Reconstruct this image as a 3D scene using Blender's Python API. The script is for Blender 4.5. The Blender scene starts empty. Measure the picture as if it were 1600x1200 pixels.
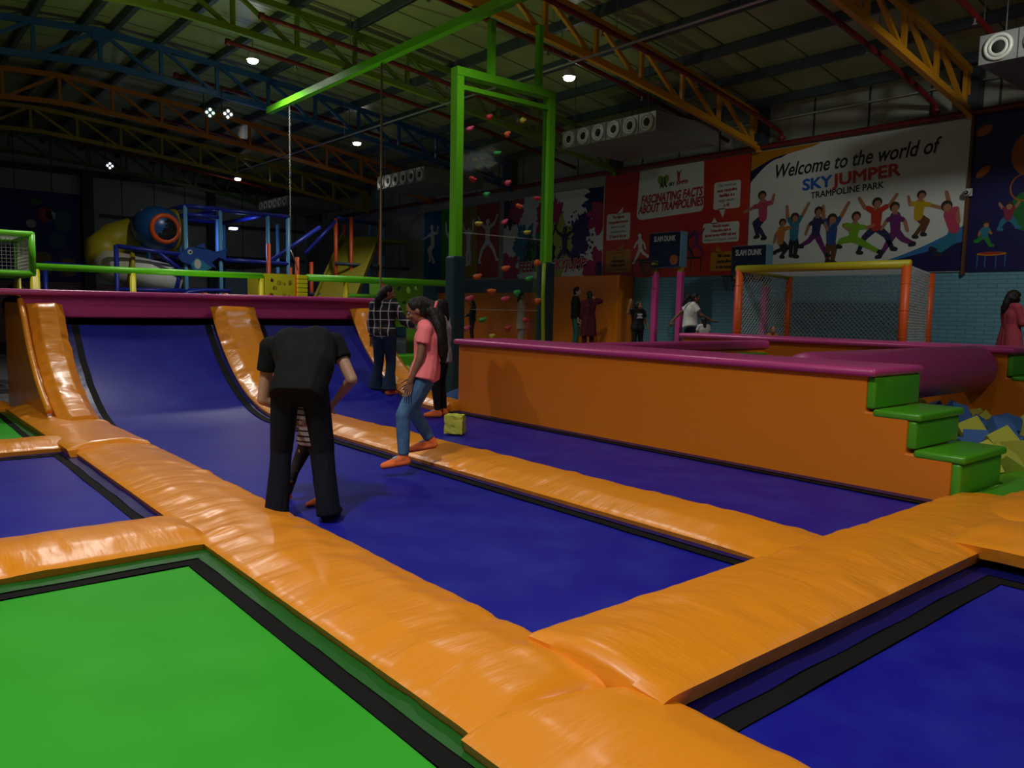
import bpy, math, random
from mathutils import Vector, Matrix, noise
PI = math.pi
S = bpy.context.scene
COL = S.collection

# ---------------------------------------------------------------- camera
cam_d = bpy.data.cameras.new('camera')
cam = bpy.data.objects.new('camera', cam_d)
COL.objects.link(cam)
cam_d.sensor_fit = 'HORIZONTAL'
cam_d.sensor_width = 36.0
cam_d.lens = 36.0 * 1226.76 / 1600.0
cam_d.clip_start = 0.05
cam_d.clip_end = 200
_R = Matrix(((0.76895, 0.04612, -0.63764), (-0.63903, 0.08541, -0.76442), (0.01921, 0.99528, 0.09514)))
_q = _R.to_quaternion()
cam.matrix_world = Matrix.Translation((0, 0, 1.4)) @ _q.to_matrix().to_4x4()
S.camera = cam

# ---------------------------------------------------------------- exposure and world
S.view_settings.view_transform = 'Standard'
S.view_settings.look = 'None'
S.view_settings.gamma = 1.0
S.view_settings.exposure = 0.0
W = bpy.data.worlds.new('hall_world')
S.world = W
W.use_nodes = True
W.node_tree.nodes['Background'].inputs[0].default_value = (0.01, 0.012, 0.02, 1)
W.node_tree.nodes['Background'].inputs[1].default_value = 0.3

# ---------------------------------------------------------------- lamps (the fixtures are built further down at the same spots)
# x, y, z, watts, cone, soft radius
LAMPS = [
    (11.33, 11.96, 6.05, 460, 104, .12), (6.86, 17.22, 6.62, 420, 150, .12),
    (11.54, 21.16, 6.12, 190, 104, .12), (11.17, 29.6, 6.0, 110, 110, .12),
    (0.0, 3.0, 6.55, 1020, 140, .25), (7.6, -1.2, 6.4, 300, 140, .25),
    (-2.4, 6.0, 6.4, 620, 140, .25), (3.0, 14.0, 6.7, 600, 140, .12), (1.5, -3.0, 6.6, 300, 140, .25),
    (10.6, 2.5, 5.75, 420, 80, .2), (6.6, 8.4, 6.7, 190, 140, .2),  # both added out of view: one brightens the banners, one the climbing frame
]
for lx, ly, lz, lw, cone, rad in LAMPS:
    ld = bpy.data.lights.new('lamp_light', 'SPOT')
    ld.energy = lw
    ld.spot_size = math.radians(cone)
    ld.spot_blend = 0.7
    ld.shadow_soft_size = rad
    ld.color = (1.0, 0.97, 0.90)
    lo = bpy.data.objects.new('lamp_light', ld)
    lo.location = (lx, ly, lz - 0.10)
    if (lx, ly) == (10.6, 2.5): lo.rotation_euler = Vector((5.4, 6.0, -4.6)).to_track_quat('-Z', 'Y').to_euler()   # added lamp turned to brighten the wall banners
    COL.objects.link(lo)

# ---------------------------------------------------------------- materials
MATS = {}
def mat(name, col, rough=.5, metal=0., spec=.5, coat=0., bump=None, emit=None, estr=1., var=None):
    """bump=(scale vec, strength, distance); var=(scale, second colour, low, high) noise mottling."""
    if name in MATS: return MATS[name]
    m = bpy.data.materials.new(name); m.use_nodes = True
    nt = m.node_tree; b = nt.nodes['Principled BSDF']
    b.inputs['Base Color'].default_value = (*col, 1)
    b.inputs['Roughness'].default_value = rough
    b.inputs['Metallic'].default_value = metal
    b.inputs['Specular IOR Level'].default_value = spec
    b.inputs['Coat Weight'].default_value = coat
    b.inputs['Coat Roughness'].default_value = .25
    m.diffuse_color = (*col, 1)
    if emit:
        b.inputs['Emission Color'].default_value = (*emit, 1)
        b.inputs['Emission Strength'].default_value = estr
    if bump or var:
        tc = nt.nodes.new('ShaderNodeTexCoord')
    if bump:
        mp = nt.nodes.new('ShaderNodeMapping'); mp.inputs['Scale'].default_value = bump[0]
        nz = nt.nodes.new('ShaderNodeTexNoise'); nz.inputs['Scale'].default_value = 1.0; nz.inputs['Detail'].default_value = 3
        bp = nt.nodes.new('ShaderNodeBump'); bp.inputs['Strength'].default_value = bump[1]; bp.inputs['Distance'].default_value = bump[2]
        nt.links.new(tc.outputs['Object'], mp.inputs['Vector']); nt.links.new(mp.outputs[0], nz.inputs['Vector'])
        nt.links.new(nz.outputs['Fac'], bp.inputs['Height']); nt.links.new(bp.outputs[0], b.inputs['Normal'])
    if var:
        n2 = nt.nodes.new('ShaderNodeTexNoise'); n2.inputs['Scale'].default_value = var[0]; n2.inputs['Detail'].default_value = 4
        rp = nt.nodes.new('ShaderNodeValToRGB')
        rp.color_ramp.elements[0].position = var[2]; rp.color_ramp.elements[1].position = var[3]
        rp.color_ramp.elements[0].color = (*col, 1); rp.color_ramp.elements[1].color = (*var[1], 1)
        nt.links.new(tc.outputs['Object'], n2.inputs['Vector']); nt.links.new(n2.outputs['Fac'], rp.inputs[0])
        nt.links.new(rp.outputs[0], b.inputs['Base Color'])
    MATS[name] = m
    return m

def brick_mat(name, c1, c2, mortar, scale, bw=.5, rh=.25, ms=.02, plane='YZ'):
    m = mat(name, c1, .6)
    nt = m.node_tree; b = nt.nodes['Principled BSDF']
    tc = nt.nodes.new('ShaderNodeTexCoord'); sp = nt.nodes.new('ShaderNodeSeparateXYZ'); cb = nt.nodes.new('ShaderNodeCombineXYZ')
    br = nt.nodes.new('ShaderNodeTexBrick')
    br.inputs['Color1'].default_value = (*c1, 1); br.inputs['Color2'].default_value = (*c2, 1); br.inputs['Mortar'].default_value = (*mortar, 1)
    br.inputs['Scale'].default_value = scale; br.inputs['Brick Width'].default_value = bw
    br.inputs['Row Height'].default_value = rh; br.inputs['Mortar Size'].default_value = ms
    nt.links.new(tc.outputs['Object'], sp.inputs[0])
    nt.links.new(sp.outputs[plane[0]], cb.inputs['X']); nt.links.new(sp.outputs[plane[1]], cb.inputs['Y'])
    nt.links.new(cb.outputs[0], br.inputs['Vector']); nt.links.new(br.outputs['Color'], b.inputs['Base Color'])
    bp = nt.nodes.new('ShaderNodeBump'); bp.inputs['Strength'].default_value = .5; bp.inputs['Distance'].default_value = .01; bp.invert = True
    nt.links.new(br.outputs['Fac'], bp.inputs['Height']); nt.links.new(bp.outputs[0], b.inputs['Normal'])
    return m

def stripes_mat(name, base, line, axis, freq, width, axis2=None, freq2=0, width2=0, rough=.8):
    """woven stripes (or a plaid when axis2 is given) in object space"""
    m = mat(name, base, rough)
    nt = m.node_tree; b = nt.nodes['Principled BSDF']
    tc = nt.nodes.new('ShaderNodeTexCoord'); sp = nt.nodes.new('ShaderNodeSeparateXYZ')
    nt.links.new(tc.outputs['Object'], sp.inputs[0])
    def band(ax, fr, wd):
        mu = nt.nodes.new('ShaderNodeMath'); mu.operation = 'MULTIPLY'; mu.inputs[1].default_value = fr
        fc = nt.nodes.new('ShaderNodeMath'); fc.operation = 'FRACT'
        lt = nt.nodes.new('ShaderNodeMath'); lt.operation = 'LESS_THAN'; lt.inputs[1].default_value = wd
        nt.links.new(sp.outputs[ax], mu.inputs[0]); nt.links.new(mu.outputs[0], fc.inputs[0]); nt.links.new(fc.outputs[0], lt.inputs[0])
        return lt
    f = band(axis, freq, width)
    if axis2:
        g = band(axis2, freq2, width2)
        mx = nt.nodes.new('ShaderNodeMath'); mx.operation = 'MAXIMUM'
        nt.links.new(f.outputs[0], mx.inputs[0]); nt.links.new(g.outputs[0], mx.inputs[1]); f = mx
    mix = nt.nodes.new('ShaderNodeMix'); mix.data_type = 'RGBA'
    mix.inputs[6].default_value = (*base, 1); mix.inputs[7].default_value = (*line, 1)
    nt.links.new(f.outputs[0], mix.inputs[0]); nt.links.new(mix.outputs[2], b.inputs['Base Color'])
    return m

ORANGE = mat('orange_vinyl', (.80, .27, .010), .38, coat=.25, bump=((2.0, 13, 13), .42, .03))
ORANGE_P = mat('orange_vinyl_flat', (.80, .215, .004), .42, coat=.1, bump=((1.3, 1.3, 1.3), .25, .06))
ORANGE_SHADE = mat('orange_vinyl_shaded', (.55, .16, .01), .3, coat=.35, bump=((9, 1.2, 1.2), .3, .03))  # darker than the pads: shade on the ramp side put into its colour
MAGENTA = mat('magenta_vinyl', (.58, .055, .26), .35, coat=.25, bump=((5, 5, 5), .25, .02))
GREEN = mat('green_mat', (.022, .33, .012), .55, spec=.2, var=(2.2, (.034, .37, .020), .35, .75))
GREEN_V = mat('green_vinyl', (.075, .36, .010), .35, coat=.25, bump=((4, 4, 4), .2, .02))
GREEN_SK = mat('dark_green_skirt', (.006, .10, .008), .45, bump=((6, 6, 6), .4, .02))
GREEN_PT = mat('green_paint', (.12, .52, .012), .38)
BLUE = mat('blue_mat', (.007, .007, .26), .46, spec=.18, var=(2.6, (.014, .022, .30), .42, .75))
BLUE_SK = mat('dark_blue_skirt', (.005, .006, .11), .4, spec=.3, bump=((6, 6, 6), .4, .02))
BLACK = mat('black_webbing', (.006, .006, .006), .8, spec=.15, bump=((60, 60, 60), .4, .004))
DARK = mat('dark_void', (.006, .006, .007), .9)
YELLOW = mat('yellow_foam', (.50, .50, .06), .9, bump=((30, 30, 30), .3, .01))
FBLUE = mat('blue_foam', (.045, .13, .36), .9, bump=((30, 30, 30), .3, .01))
YEL_PT = mat('yellow_paint', (.62, .52, .012), .4)
RED_PT = mat('red_orange_paint', (.72, .09, .012), .4)
MAROON = mat('dark_red_pipe', (.16, .012, .012), .45)
TEAL_PAD = mat('dark_teal_pad', (.008, .045, .058), .45)
BLUE_PT = mat('blue_paint', (.015, .03, .36), .4)
LBLUE_PT = mat('light_blue_paint', (.12, .36, .62), .4)
STEEL = mat('galvanised', (.20, .215, .21), .4, metal=.3)
GREY_W = mat('grey_white', (.5, .52, .5), .5)
DSTEEL = mat('dark_blue_grey_steel', (.035, .05, .065), .5)
WHITE_PL = mat('white_plastic', (.62, .62, .58), .35)
LAMP_E = mat('lamp_glow', (1, 1, 1), .5, emit=(1, .98, .9), estr=30)

# ---------------------------------------------------------------- mesh helpers
class M:
    def __init__(s): s.v = []; s.f = []; s.m = []; s.k = 0
    def mi(s, k): s.k = k; return s
    def add(s, vs, fs):
        n = len(s.v); s.v += [tuple(v) for v in vs]
        for f in fs: s.f.append(tuple(i + n for i in f)); s.m.append(s.k)
        return s
    def box(s, x0, x1, y0, y1, z0, z1, rot=None):
        c = Vector(((x0 + x1) / 2, (y0 + y1) / 2, (z0 + z1) / 2))
        vs = [Vector((x, y, z)) for x in (x0, x1) for y in (y0, y1) for z in (z0, z1)]
        if rot is not None: vs = [c + rot @ (v - c) for v in vs]
        return s.add(vs, [(0, 1, 3, 2), (4, 6, 7, 5), (0, 4, 5, 1), (2, 3, 7, 6), (0, 2, 6, 4), (1, 5, 7, 3)])
    def rbox(s, x0, x1, y0, y1, z0, z1, r=.02):
        """box with rounded edges"""
        r = min(r, (x1 - x0) / 2.01, (y1 - y0) / 2.01, (z1 - z0) / 2.01)
        rings = []
        def ring(z, ins):
            pts = []
            for cx, cy, a0 in ((x1 - r, y1 - r, 0), (x0 + r, y1 - r, 90), (x0 + r, y0 + r, 180), (x1 - r, y0 + r, 270)):
                for k in range(4):
                    a = math.radians(a0 + 30 * k); q = r - ins
                    pts.append((cx + q * math.cos(a), cy + q * math.sin(a), z))
            return pts
        for k in range(4):
            a = math.radians(30 * k); rings.append(ring(z0 + r - r * math.cos(a), r - r * math.sin(a) if k else r * .999))
        for k in range(3, -1, -1):
            a = math.radians(30 * k); rings.append(ring(z1 - r + r * math.cos(a), r - r * math.sin(a) if k else r * .999))
        return s.loft(rings)
    def loft(s, rings, caps=True, closed=True):
        n = len(rings[0]); vs = [p for r in rings for p in r]; fs = []
        for i in range(len(rings) - 1):
            for j in range(n if closed else n - 1):
                a, b = i * n + j, i * n + (j + 1) % n
                fs.append((a, b, b + n, a + n))
        if caps and closed:
            fs.append(tuple(range(n - 1, -1, -1))); fs.append(tuple(range((len(rings) - 1) * n, len(rings) * n)))
        return s.add(vs, fs)
    def bar(s, a, b, w, h=None, up=(0, 0, 1)):
        """square bar from a to b"""
        h = h or w; a = Vector(a); b = Vector(b); d = (b - a).normalized(); u = Vector(up)
        if abs(d.dot(u)) > .98: u = Vector((0, 1, 0))
        r = d.cross(u).normalized(); u = r.cross(d).normalized()
        rg = [[p + r * (w / 2 * i) + u * (h / 2 * j) for i, j in ((-1, -1), (1, -1), (1, 1), (-1, 1))] for p in (a, b)]
        return s.loft(rg)
    def tube(s, pts, rad, seg=10, caps=True):
        pts = [Vector(p) for p in pts]; n = len(pts); rings = []
        rads = rad if isinstance(rad, (list, tuple)) else [rad] * n
        t0 = (pts[1] - pts[0]).normalized()
        u = Vector((0, 0, 1)) if abs(t0.z) < .9 else Vector((1, 0, 0))
        for i, p in enumerate(pts):
            t = (pts[min(i + 1, n - 1)] - pts[max(i - 1, 0)]).normalized()
            r = t.cross(u).normalized(); u = r.cross(t).normalized()
            rings.append([p + (r * math.cos(2 * PI * k / seg) + u * math.sin(2 * PI * k / seg)) * rads[i] for k in range(seg)])
        return s.loft(rings, caps)
    def cap(s, a, b, ra, rb, seg=12, flat=False, flat_a=False):
        """tapered capsule; flat=True cuts end b square, flat_a cuts end a square"""
        a = Vector(a); b = Vector(b); d = b - a; L = d.length
        d = d.normalized() if L > 1e-6 else Vector((0, 0, 1))
        P = []; R = []
        hs = (90, 66, 40, 18)
        if flat_a: P += [a]; R += [ra]
        else:
            for h in hs: t = math.radians(h); P.append(a - d * ra * math.sin(t)); R.append(max(ra * math.cos(t), ra * .06))
            P.append(a); R.append(ra)
        P.append(b); R.append(rb)
        if not flat:
            for h in reversed(hs): t = math.radians(h); P.append(b + d * rb * math.sin(t)); R.append(max(rb * math.cos(t), rb * .06))
        u = Vector((0, 0, 1)) if abs(d.z) < .9 else Vector((1, 0, 0))
        r = d.cross(u).normalized(); u = r.cross(d).normalized()
        return s.loft([[p + (r * math.cos(2 * PI * k / seg) + u * math.sin(2 * PI * k / seg)) * q for k in range(seg)] for p, q in zip(P, R)])
    def ell(s, c, ax, seg=16, rings=10):
        """ellipsoid; ax = (vector, vector, vector) half axes, or three radii"""
        c = Vector(c)
        if not isinstance(ax[0], (tuple, list, Vector)): ax = (Vector((ax[0], 0, 0)), Vector((0, ax[1], 0)), Vector((0, 0, ax[2])))
        ax = [Vector(q) for q in ax]; rg = []
        for i in range(rings + 1):
            t = PI * i / rings; st = max(math.sin(t), .02)
            rg.append([c + ax[0] * (st * math.cos(2 * PI * k / seg)) + ax[1] * (st * math.sin(2 * PI * k / seg)) - ax[2] * math.cos(t) for k in range(seg)])
        return s.loft(rg)
    def ring(s, c, n, R, r, seg=24, seg2=8):
        c = Vector(c); n = Vector(n).normalized(); u = n.orthogonal().normalized(); w = n.cross(u)
        rg = []
        for i in range(seg + 1):
            a = 2 * PI * i / seg; d = u * math.cos(a) + w * math.sin(a)
            rg.append([c + d * (R + r * math.cos(2 * PI * k / seg2)) + n * (r * math.sin(2 * PI * k / seg2)) for k in range(seg2)])
        return s.loft(rg, caps=False)
    def disc(s, c, n, R, t=.004, seg=24):
        c = Vector(c); n = Vector(n).normalized()
        return s.tube([c - n * t / 2, c + n * t / 2], R, seg)
    def prism(s, poly, axis, a, b):
        """poly in the two other axes, extruded along axis from a to b"""
        def P(p, q):
            return {'x': (q, p[0], p[1]), 'y': (p[0], q, p[1]), 'z': (p[0], p[1], q)}[axis]
        return s.loft([[P(p, a) for p in poly], [P(p, b) for p in poly]])
    def grid(s, fn, nu, nv):
        vs = [fn(i / nu, j / nv) for i in range(nu + 1) for j in range(nv + 1)]
        fs = [(i * (nv + 1) + j, (i + 1) * (nv + 1) + j, (i + 1) * (nv + 1) + j + 1, i * (nv + 1) + j + 1) for i in range(nu) for j in range(nv)]
        return s.add(vs, fs)
    def build(s, name, mats, parent=None, smooth=False, recalc=True):
        me = bpy.data.meshes.new(name)
        off = parent.location if parent is not None else Vector((0, 0, 0))
        if parent is not None and parent.parent is not None: off = off + parent.parent.location
        me.from_pydata([tuple(Vector(v) - off) for v in s.v], [], s.f)
        if not isinstance(mats, (list, tuple)): mats = [mats]
        for q in mats: me.materials.append(q)
        if len(mats) > 1: me.polygons.foreach_set('material_index', s.m)
        if recalc:
            import bmesh
            bm = bmesh.new(); bm.from_mesh(me); bmesh.ops.recalc_face_normals(bm, faces=bm.faces); bm.to_mesh(me); bm.free()
        if smooth:
            me.polygons.foreach_set('use_smooth', [True] * len(me.polygons))
        o = bpy.data.objects.new(name, me); COL.objects.link(o)
        if parent is not None: o.parent = parent
        return o

def smooth_angle(o, deg=40):
    me = o.data
    me.polygons.foreach_set('use_smooth', [True] * len(me.polygons))
    me.set_sharp_from_angle(angle=math.radians(deg))
    return o

def tag(o, label, cat=None, group=None, kind=None):
    o['label'] = label
    if cat: o['category'] = cat
    if group: o['group'] = group
    if kind: o['kind'] = kind
    return o
def thing(name, label, cat, loc=(0, 0, 0), group=None):
    o = bpy.data.objects.new(name, None); o.empty_display_size = .2
    o.location = loc; COL.objects.link(o)
    return tag(o, label, cat, group)
def struct(m, name, mats, label, cat='wall', smooth=False):
    return tag(m.build(name, mats, None, smooth), label, cat, None, 'structure')
def copy_tree(o, parent=None):
    c = o.copy(); COL.objects.link(c)
    if parent is not None: c.parent = parent
    for ch in list(o.children): copy_tree(ch, c)
    return c
def text_mesh(body, size, bold=0., shear=0., align='CENTER', spacing=1.):
    cu = bpy.data.curves.new('t', 'FONT'); cu.body = body; cu.size = size; cu.offset = bold; cu.shear = shear
    cu.align_x = align; cu.align_y = 'CENTER'; cu.extrude = .001; cu.resolution_u = 3; cu.space_character = spacing
    cu.space_line = .85
    ob = bpy.data.objects.new('t', cu); COL.objects.link(ob)
    bpy.context.view_layer.update()
    dg = bpy.context.evaluated_depsgraph_get()
    me = bpy.data.meshes.new_from_object(ob.evaluated_get(dg))
    bpy.data.objects.remove(ob); bpy.data.curves.remove(cu)
    return me
def wall_text(body, y, z, size, m, parent, x=15.95, bold=0., shear=0., rot=0., align='CENTER', name='lettering', sx=1., spacing=1.):
    """lettering facing -x; its reading direction is -y; rot in degrees tilts it"""
    me = text_mesh(body, size, 0, shear, align, spacing)
    if bold:   # heavier strokes: the outline repeated a little to every side, each a hair deeper
        n = len(me.vertices); vs = [v.co.copy() for v in me.vertices]; fs = [tuple(p.vertices) for p in me.polygons]
        V, Fc = [], []
        for k, (dx, dy) in enumerate(((0, 0), (1, 0), (-1, 0), (0, 1), (0, -1), (.7, .7), (-.7, .7), (.7, -.7), (-.7, -.7))):
            V += [v + Vector((dx * bold, dy * bold, -.0004 * k)) for v in vs]; Fc += [tuple(i + n * k for i in f) for f in fs]
        bpy.data.meshes.remove(me); me = bpy.data.meshes.new(name); me.from_pydata(V, [], Fc)
    c, s_ = math.cos(math.radians(rot)), math.sin(math.radians(rot))
    mt = Matrix(((0, 0, -1, 0), (-1, 0, 0, 0), (0, 1, 0, 0), (0, 0, 0, 1))) @ Matrix.Rotation(math.radians(rot), 4, 'Z') @ Matrix.Diagonal((sx, 1, 1, 1))
    me.transform(Matrix.Translation(Vector((x, y, z)) - parent.location) @ mt)
    me.materials.clear(); me.materials.append(m); me.name = name
    o = bpy.data.objects.new(name, me); COL.objects.link(o); o.parent = parent
    return o
# ================================================================ the hall
XR, YB, XL, YF = 16.0, 34.0, -7.4, -7.0
RIDGE = 4.3
def roof_z(x):
    d = abs(x - RIDGE)
    return 7.30 - .057 * d - .0053 * d * d

FLOOR_M = mat('dark_concrete', (.05, .05, .055), .7, var=(1.2, (.08, .08, .085), .3, .7))
m = M().box(XL, XR, YF, YB, -.32, -.16)
struct(m, 'floor', FLOOR_M, 'dark concrete floor under the trampolines', 'floor')
# raised walkway along the right wall
m = M().box(12.95, XR, 1.0, YB, -.16, .3)
struct(m, 'floor_walkway', mat('walkway_grey', (.09, .10, .11), .6, bump=((8, 8, 8), .2, .01)), 'raised grey walkway along the blue brick wall', 'floor')

# roof sheets: seams run with the rafters
def roof_mat():
    m = mat('roof_sheet', (.26, .31, .15), .34, spec=.45)  # green cast of the light is put into the sheet colour
    nt = m.node_tree; b = nt.nodes['Principled BSDF']
    tc = nt.nodes.new('ShaderNodeTexCoord'); sp = nt.nodes.new('ShaderNodeSeparateXYZ')
    mu = nt.nodes.new('ShaderNodeMath'); mu.operation = 'MULTIPLY'; mu.inputs[1].default_value = 1 / 1.05
    fc = nt.nodes.new('ShaderNodeMath'); fc.operation = 'FRACT'
    lt = nt.nodes.new('ShaderNodeMath'); lt.operation = 'LESS_THAN'; lt.inputs[1].default_value = .035
    nz = nt.nodes.new('ShaderNodeTexNoise'); nz.inputs['Scale'].default_value = .5; nz.inputs['Detail'].default_value = 3
    rp = nt.nodes.new('ShaderNodeValToRGB')
    rp.color_ramp.elements[0].position = .3; rp.color_ramp.elements[1].position = .75
    rp.color_ramp.elements[0].color = (.22, .27, .12, 1); rp.color_ramp.elements[1].color = (.36, .40, .22, 1)
    mix = nt.nodes.new('ShaderNodeMix'); mix.data_type = 'RGBA'; mix.inputs[7].default_value = (.03, .035, .03, 1)
    nt.links.new(tc.outputs['Object'], sp.inputs[0]); nt.links.new(sp.outputs['Y'], mu.inputs[0]); nt.links.new(mu.outputs[0], fc.inputs[0])
    nt.links.new(fc.outputs[0], lt.inputs[0]); nt.links.new(tc.outputs['Object'], nz.inputs['Vector']); nt.links.new(nz.outputs['Fac'], rp.inputs[0])
    nt.links.new(rp.outputs[0], mix.inputs[6]); nt.links.new(lt.outputs[0], mix.inputs[0]); nt.links.new(mix.outputs[2], b.inputs['Base Color'])
    return m
xs = [XL + (XR - XL) * i / 40 for i in range(41)]
m = M().prism([(x, roof_z(x) + .12) for x in xs] + [(x, roof_z(x) + .22) for x in reversed(xs)], 'y', YF, YB)
struct(m, 'ceiling', roof_mat(), 'shallow arched roof of metal sheets, coloured with the green light on them', 'ceiling')

PANEL = mat('wall_sheet', (.46, .49, .45), .5, bump=((.0, 6, 0), .15, .02), var=(.7, (.36, .39, .36), .35, .7))
SEAMED = mat('wall_sheet_light', (.33, .35, .31), .5, var=(.8, (.24, .26, .22), .35, .7))
BRICK_B = brick_mat('blue_brick', (.15, .36, .46), (.13, .33, .43), (.08, .23, .31), 1.0, .32, .078, .008)
BRICK_P = brick_mat('pink_brick', (.50, .30, .28), (.46, .27, .26), (.25, .15, .16), 1.0, .40, .10, .012, 'XZ')
m = M()
m.mi(0).box(XR, XR + .2, YF, YB, -.32, 2.28)
m.mi(1).box(XR, XR + .2, YF, YB, 2.28, 6.7)
for k in range(34): m.mi(2).box(XR - .012, XR, YF + .6 + 1.2 * k, YF + .64 + 1.2 * k, 5.1, 6.2)
struct(m, 'wall_right', [BRICK_B, SEAMED, DSTEEL], 'long right wall, blue painted brick below and olive sheeting above')
m = M()
m.mi(0).box(XL, XR, YB, YB + .2, -.32, 2.06)
m.mi(1).box(XL, XR, YB, YB + .2, 2.06, 7.5)
for k in range(20): m.mi(2).box(XL + 1.2 * k, XL + 1.2 * k + .03, YB - .012, YB, 2.06, 7.2)
struct(m, 'wall_back', [BRICK_P, PANEL, DSTEEL], 'far end wall, pink brick below and grey sheeting above')
struct(M().box(XL - .2, XL, YF, YB, -.32, 7.0), 'wall_left', PANEL, 'plain grey left wall of the hall')
struct(M().box(XL, XR, YF - .2, YF, -.32, 7.5), 'wall_front', PANEL, 'plain grey wall behind the viewer')
# girts and columns
for i, (z, h) in enumerate(((6.12, .22), (4.62, .12), (3.30, .12))):
    struct(M().box(3.0 if i == 0 else 7.4, XR - .2, YB - .16, YB - .013, z, z + h), 'trim_%d' % (i + 1), DSTEEL,
           'dark horizontal steel rail on the far end wall, %s' % ('topmost' if i == 0 else 'middle one' if i == 1 else 'lowest one'), 'rail')
cols = [('wall_column', 6.95, YB - .2, .38, .3, 'dark steel column at the right edge of the cartoon coloured banner'),
        ('wall_column', 11.6, YB - .2, .3, .3, 'dark steel column on the far end wall behind the blue play frame')]
for n, x, y, w, d, lb in cols:
    struct(M().box(x - w / 2, x + w / 2, y - d / 2, y + d / 2 - .02, -.16, 6.3), n, DSTEEL, lb, 'column')
for y, lb in ((6.05, 'dark steel wall column above the edge of the welcome banner'), (10.45, 'dark steel wall column above the red facts banner'),
              (14.85, 'dark steel wall column above the left edge of the red facts banner'), (19.25, 'dark steel wall column between the splash banner and the coloured panels')):
    struct(M().box(XR - .30, XR - .013, y - .16, y + .16, 5.16, roof_z(XR) + .1), 'wall_column', DSTEEL, lb, 'column')

# purlins
PURLIN = mat('purlin_steel', (.05, .075, .10), .5)
names = {}
ords = ['first', 'second', 'third', 'fourth', 'fifth', 'sixth', 'seventh', 'eighth', 'ninth', 'tenth']
for k in range(-4, 10):
    if k == 0: continue
    x = RIDGE + (1.25 * k if abs(k) > 0 else 0)
    if x > XR - .2: continue
    z = roof_z(x) + .03
    lb = 'dark roof purlin, %s one %s the ridge pair' % (ords[abs(k) - 1], 'right of' if k > 0 else 'left of')
    struct(M().box(x - .05, x + .05, YF, YB, z - .09, z + .09), 'roof_purlin', PURLIN, lb, 'purlin')
for s_, nm in ((-.28, 'left'), (.28, 'right')):
    x = RIDGE + s_
    struct(M().box(x - .05, x + .05, YF, YB, roof_z(x) - .06, roof_z(x) + .12), 'roof_purlin', PURLIN, 'dark roof purlin of the ridge pair, the %s of the two' % nm, 'purlin')

# trusses
TR = [(1.65, 'yellow orange', (.60, .30, .008)), (6.05, 'mustard orange', (.55, .24, .008)), (10.45, 'bright orange', (.66, .30, .008)), (14.85, 'olive green', (.16, .28, .012)),
      (19.25, 'blue', (.010, .075, .26)), (23.65, 'burnt orange', (.44, .15, .010)), (28.05, 'golden yellow', (.42, .30, .010)), (32.45, 'dark green', (.06, .12, .012))]
TLAB = {1.65: 'yellow orange roof truss nearest the viewer, over the box steps',
        6.05: 'mustard orange roof truss ending above the right edge of the welcome banner',
        10.45: 'bright orange roof truss ending above the red facts banner',
        14.85: 'olive green roof truss crossed by the bright green beam',
        19.25: 'blue roof truss with the two stage lights hanging from it',
        23.65: 'burnt orange roof truss behind the blue one',
        28.05: 'golden yellow roof truss over the blue play frame',
        32.45: 'dark green roof truss closest to the far end wall'}
def truss(y, cname, col):
    tm = mat('truss_' + cname.replace(' ', '_'), col, .45)
    t = thing('roof_truss', TLAB[y], 'truss', (RIDGE, y, roof_z(RIDGE)))
    xa, xb = -4.5, XR - .10
    N = 34
    xx = [xa + (xb - xa) * i / N for i in range(N + 1)]
    top = lambda x: roof_z(x) - .12
    bot = lambda x: roof_z(x) - .12 - .68
    for nm, f in (('top_chord', top), ('bottom_chord', bot)):
        rg = [[(x, y - .05, f(x) - .06), (x, y + .05, f(x) - .06), (x, y + .05, f(x) + .06), (x, y - .05, f(x) + .06)] for x in xx]
        M().loft(rg).build(nm, tm, t)
    for k in range(-6, 10):
        x = RIDGE + 1.25 * k
        M().bar((x, y, bot(x)), (x, y, top(x)), .075, up=(0, 1, 0)).build('web_post', tm, t)
        if k >= 0:
            x2 = min(x + 1.25, xb)
            M().bar((x + .06, y, top(x) - .03), (x2 - .08, y, bot(x2) + .03), .07, up=(0, 1, 0)).build('diagonal_brace', tm, t)
        if k <= 0 and k > -6:
            x2 = x - 1.25
            M().bar((x - .06, y, top(x) - .03), (x2 + .08, y, bot(x2) + .03), .07, up=(0, 1, 0)).build('diagonal_brace', tm, t)
    M().box(xb - .09, xb - .01, y - .05, y + .05, bot(xb) - .1, top(xb) + .06).build('end_post', tm, t)
    if y == 14.85 or y == 19.25:
        M().box(RIDGE - .16, RIDGE + .16, y - .056, y + .056, top(RIDGE) - .2, top(RIDGE) + .07).build('gusset_plate', tm, t)
for a in TR: truss(*a)

# fire pipes running with the trusses, pendant sprinkler heads below them
PIPES = [(5.0, 11.0, XR - .2, 5.95, False, 'dark red fire pipe over the box steps, closest to the viewer'),
         (6.67, 7.0, XR - .13, 6.2, True, 'dark red fire pipe dropping to the wall above the welcome banner'),
         (9.9, 6.0, XR - .13, 6.25, True, 'dark red fire pipe beside the bright orange truss'),
         (11.3, 6.0, XR - .13, 6.0, False, 'dark red fire pipe running under the bright orange truss behind the green frame'),
         (14.55, 5.95, XR - .13, 6.15, False, 'dark red fire pipe crossing the olive green truss'),
         (16.4, 6.0, XR - .13, 6.25, False, 'dark red fire pipe between the olive and blue trusses'),
         (19.6, 5.95, XR - .13, 6.3, False, 'dark red fire pipe just behind the blue truss'),
         (24.2, 5.95, XR - .13, 6.25, False, 'dark red fire pipe just behind the burnt orange truss'),
         (30.5, 5.86, XR - .13, 6.2, False, 'dark red fire pipe over the far end of the play frame')]
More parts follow.
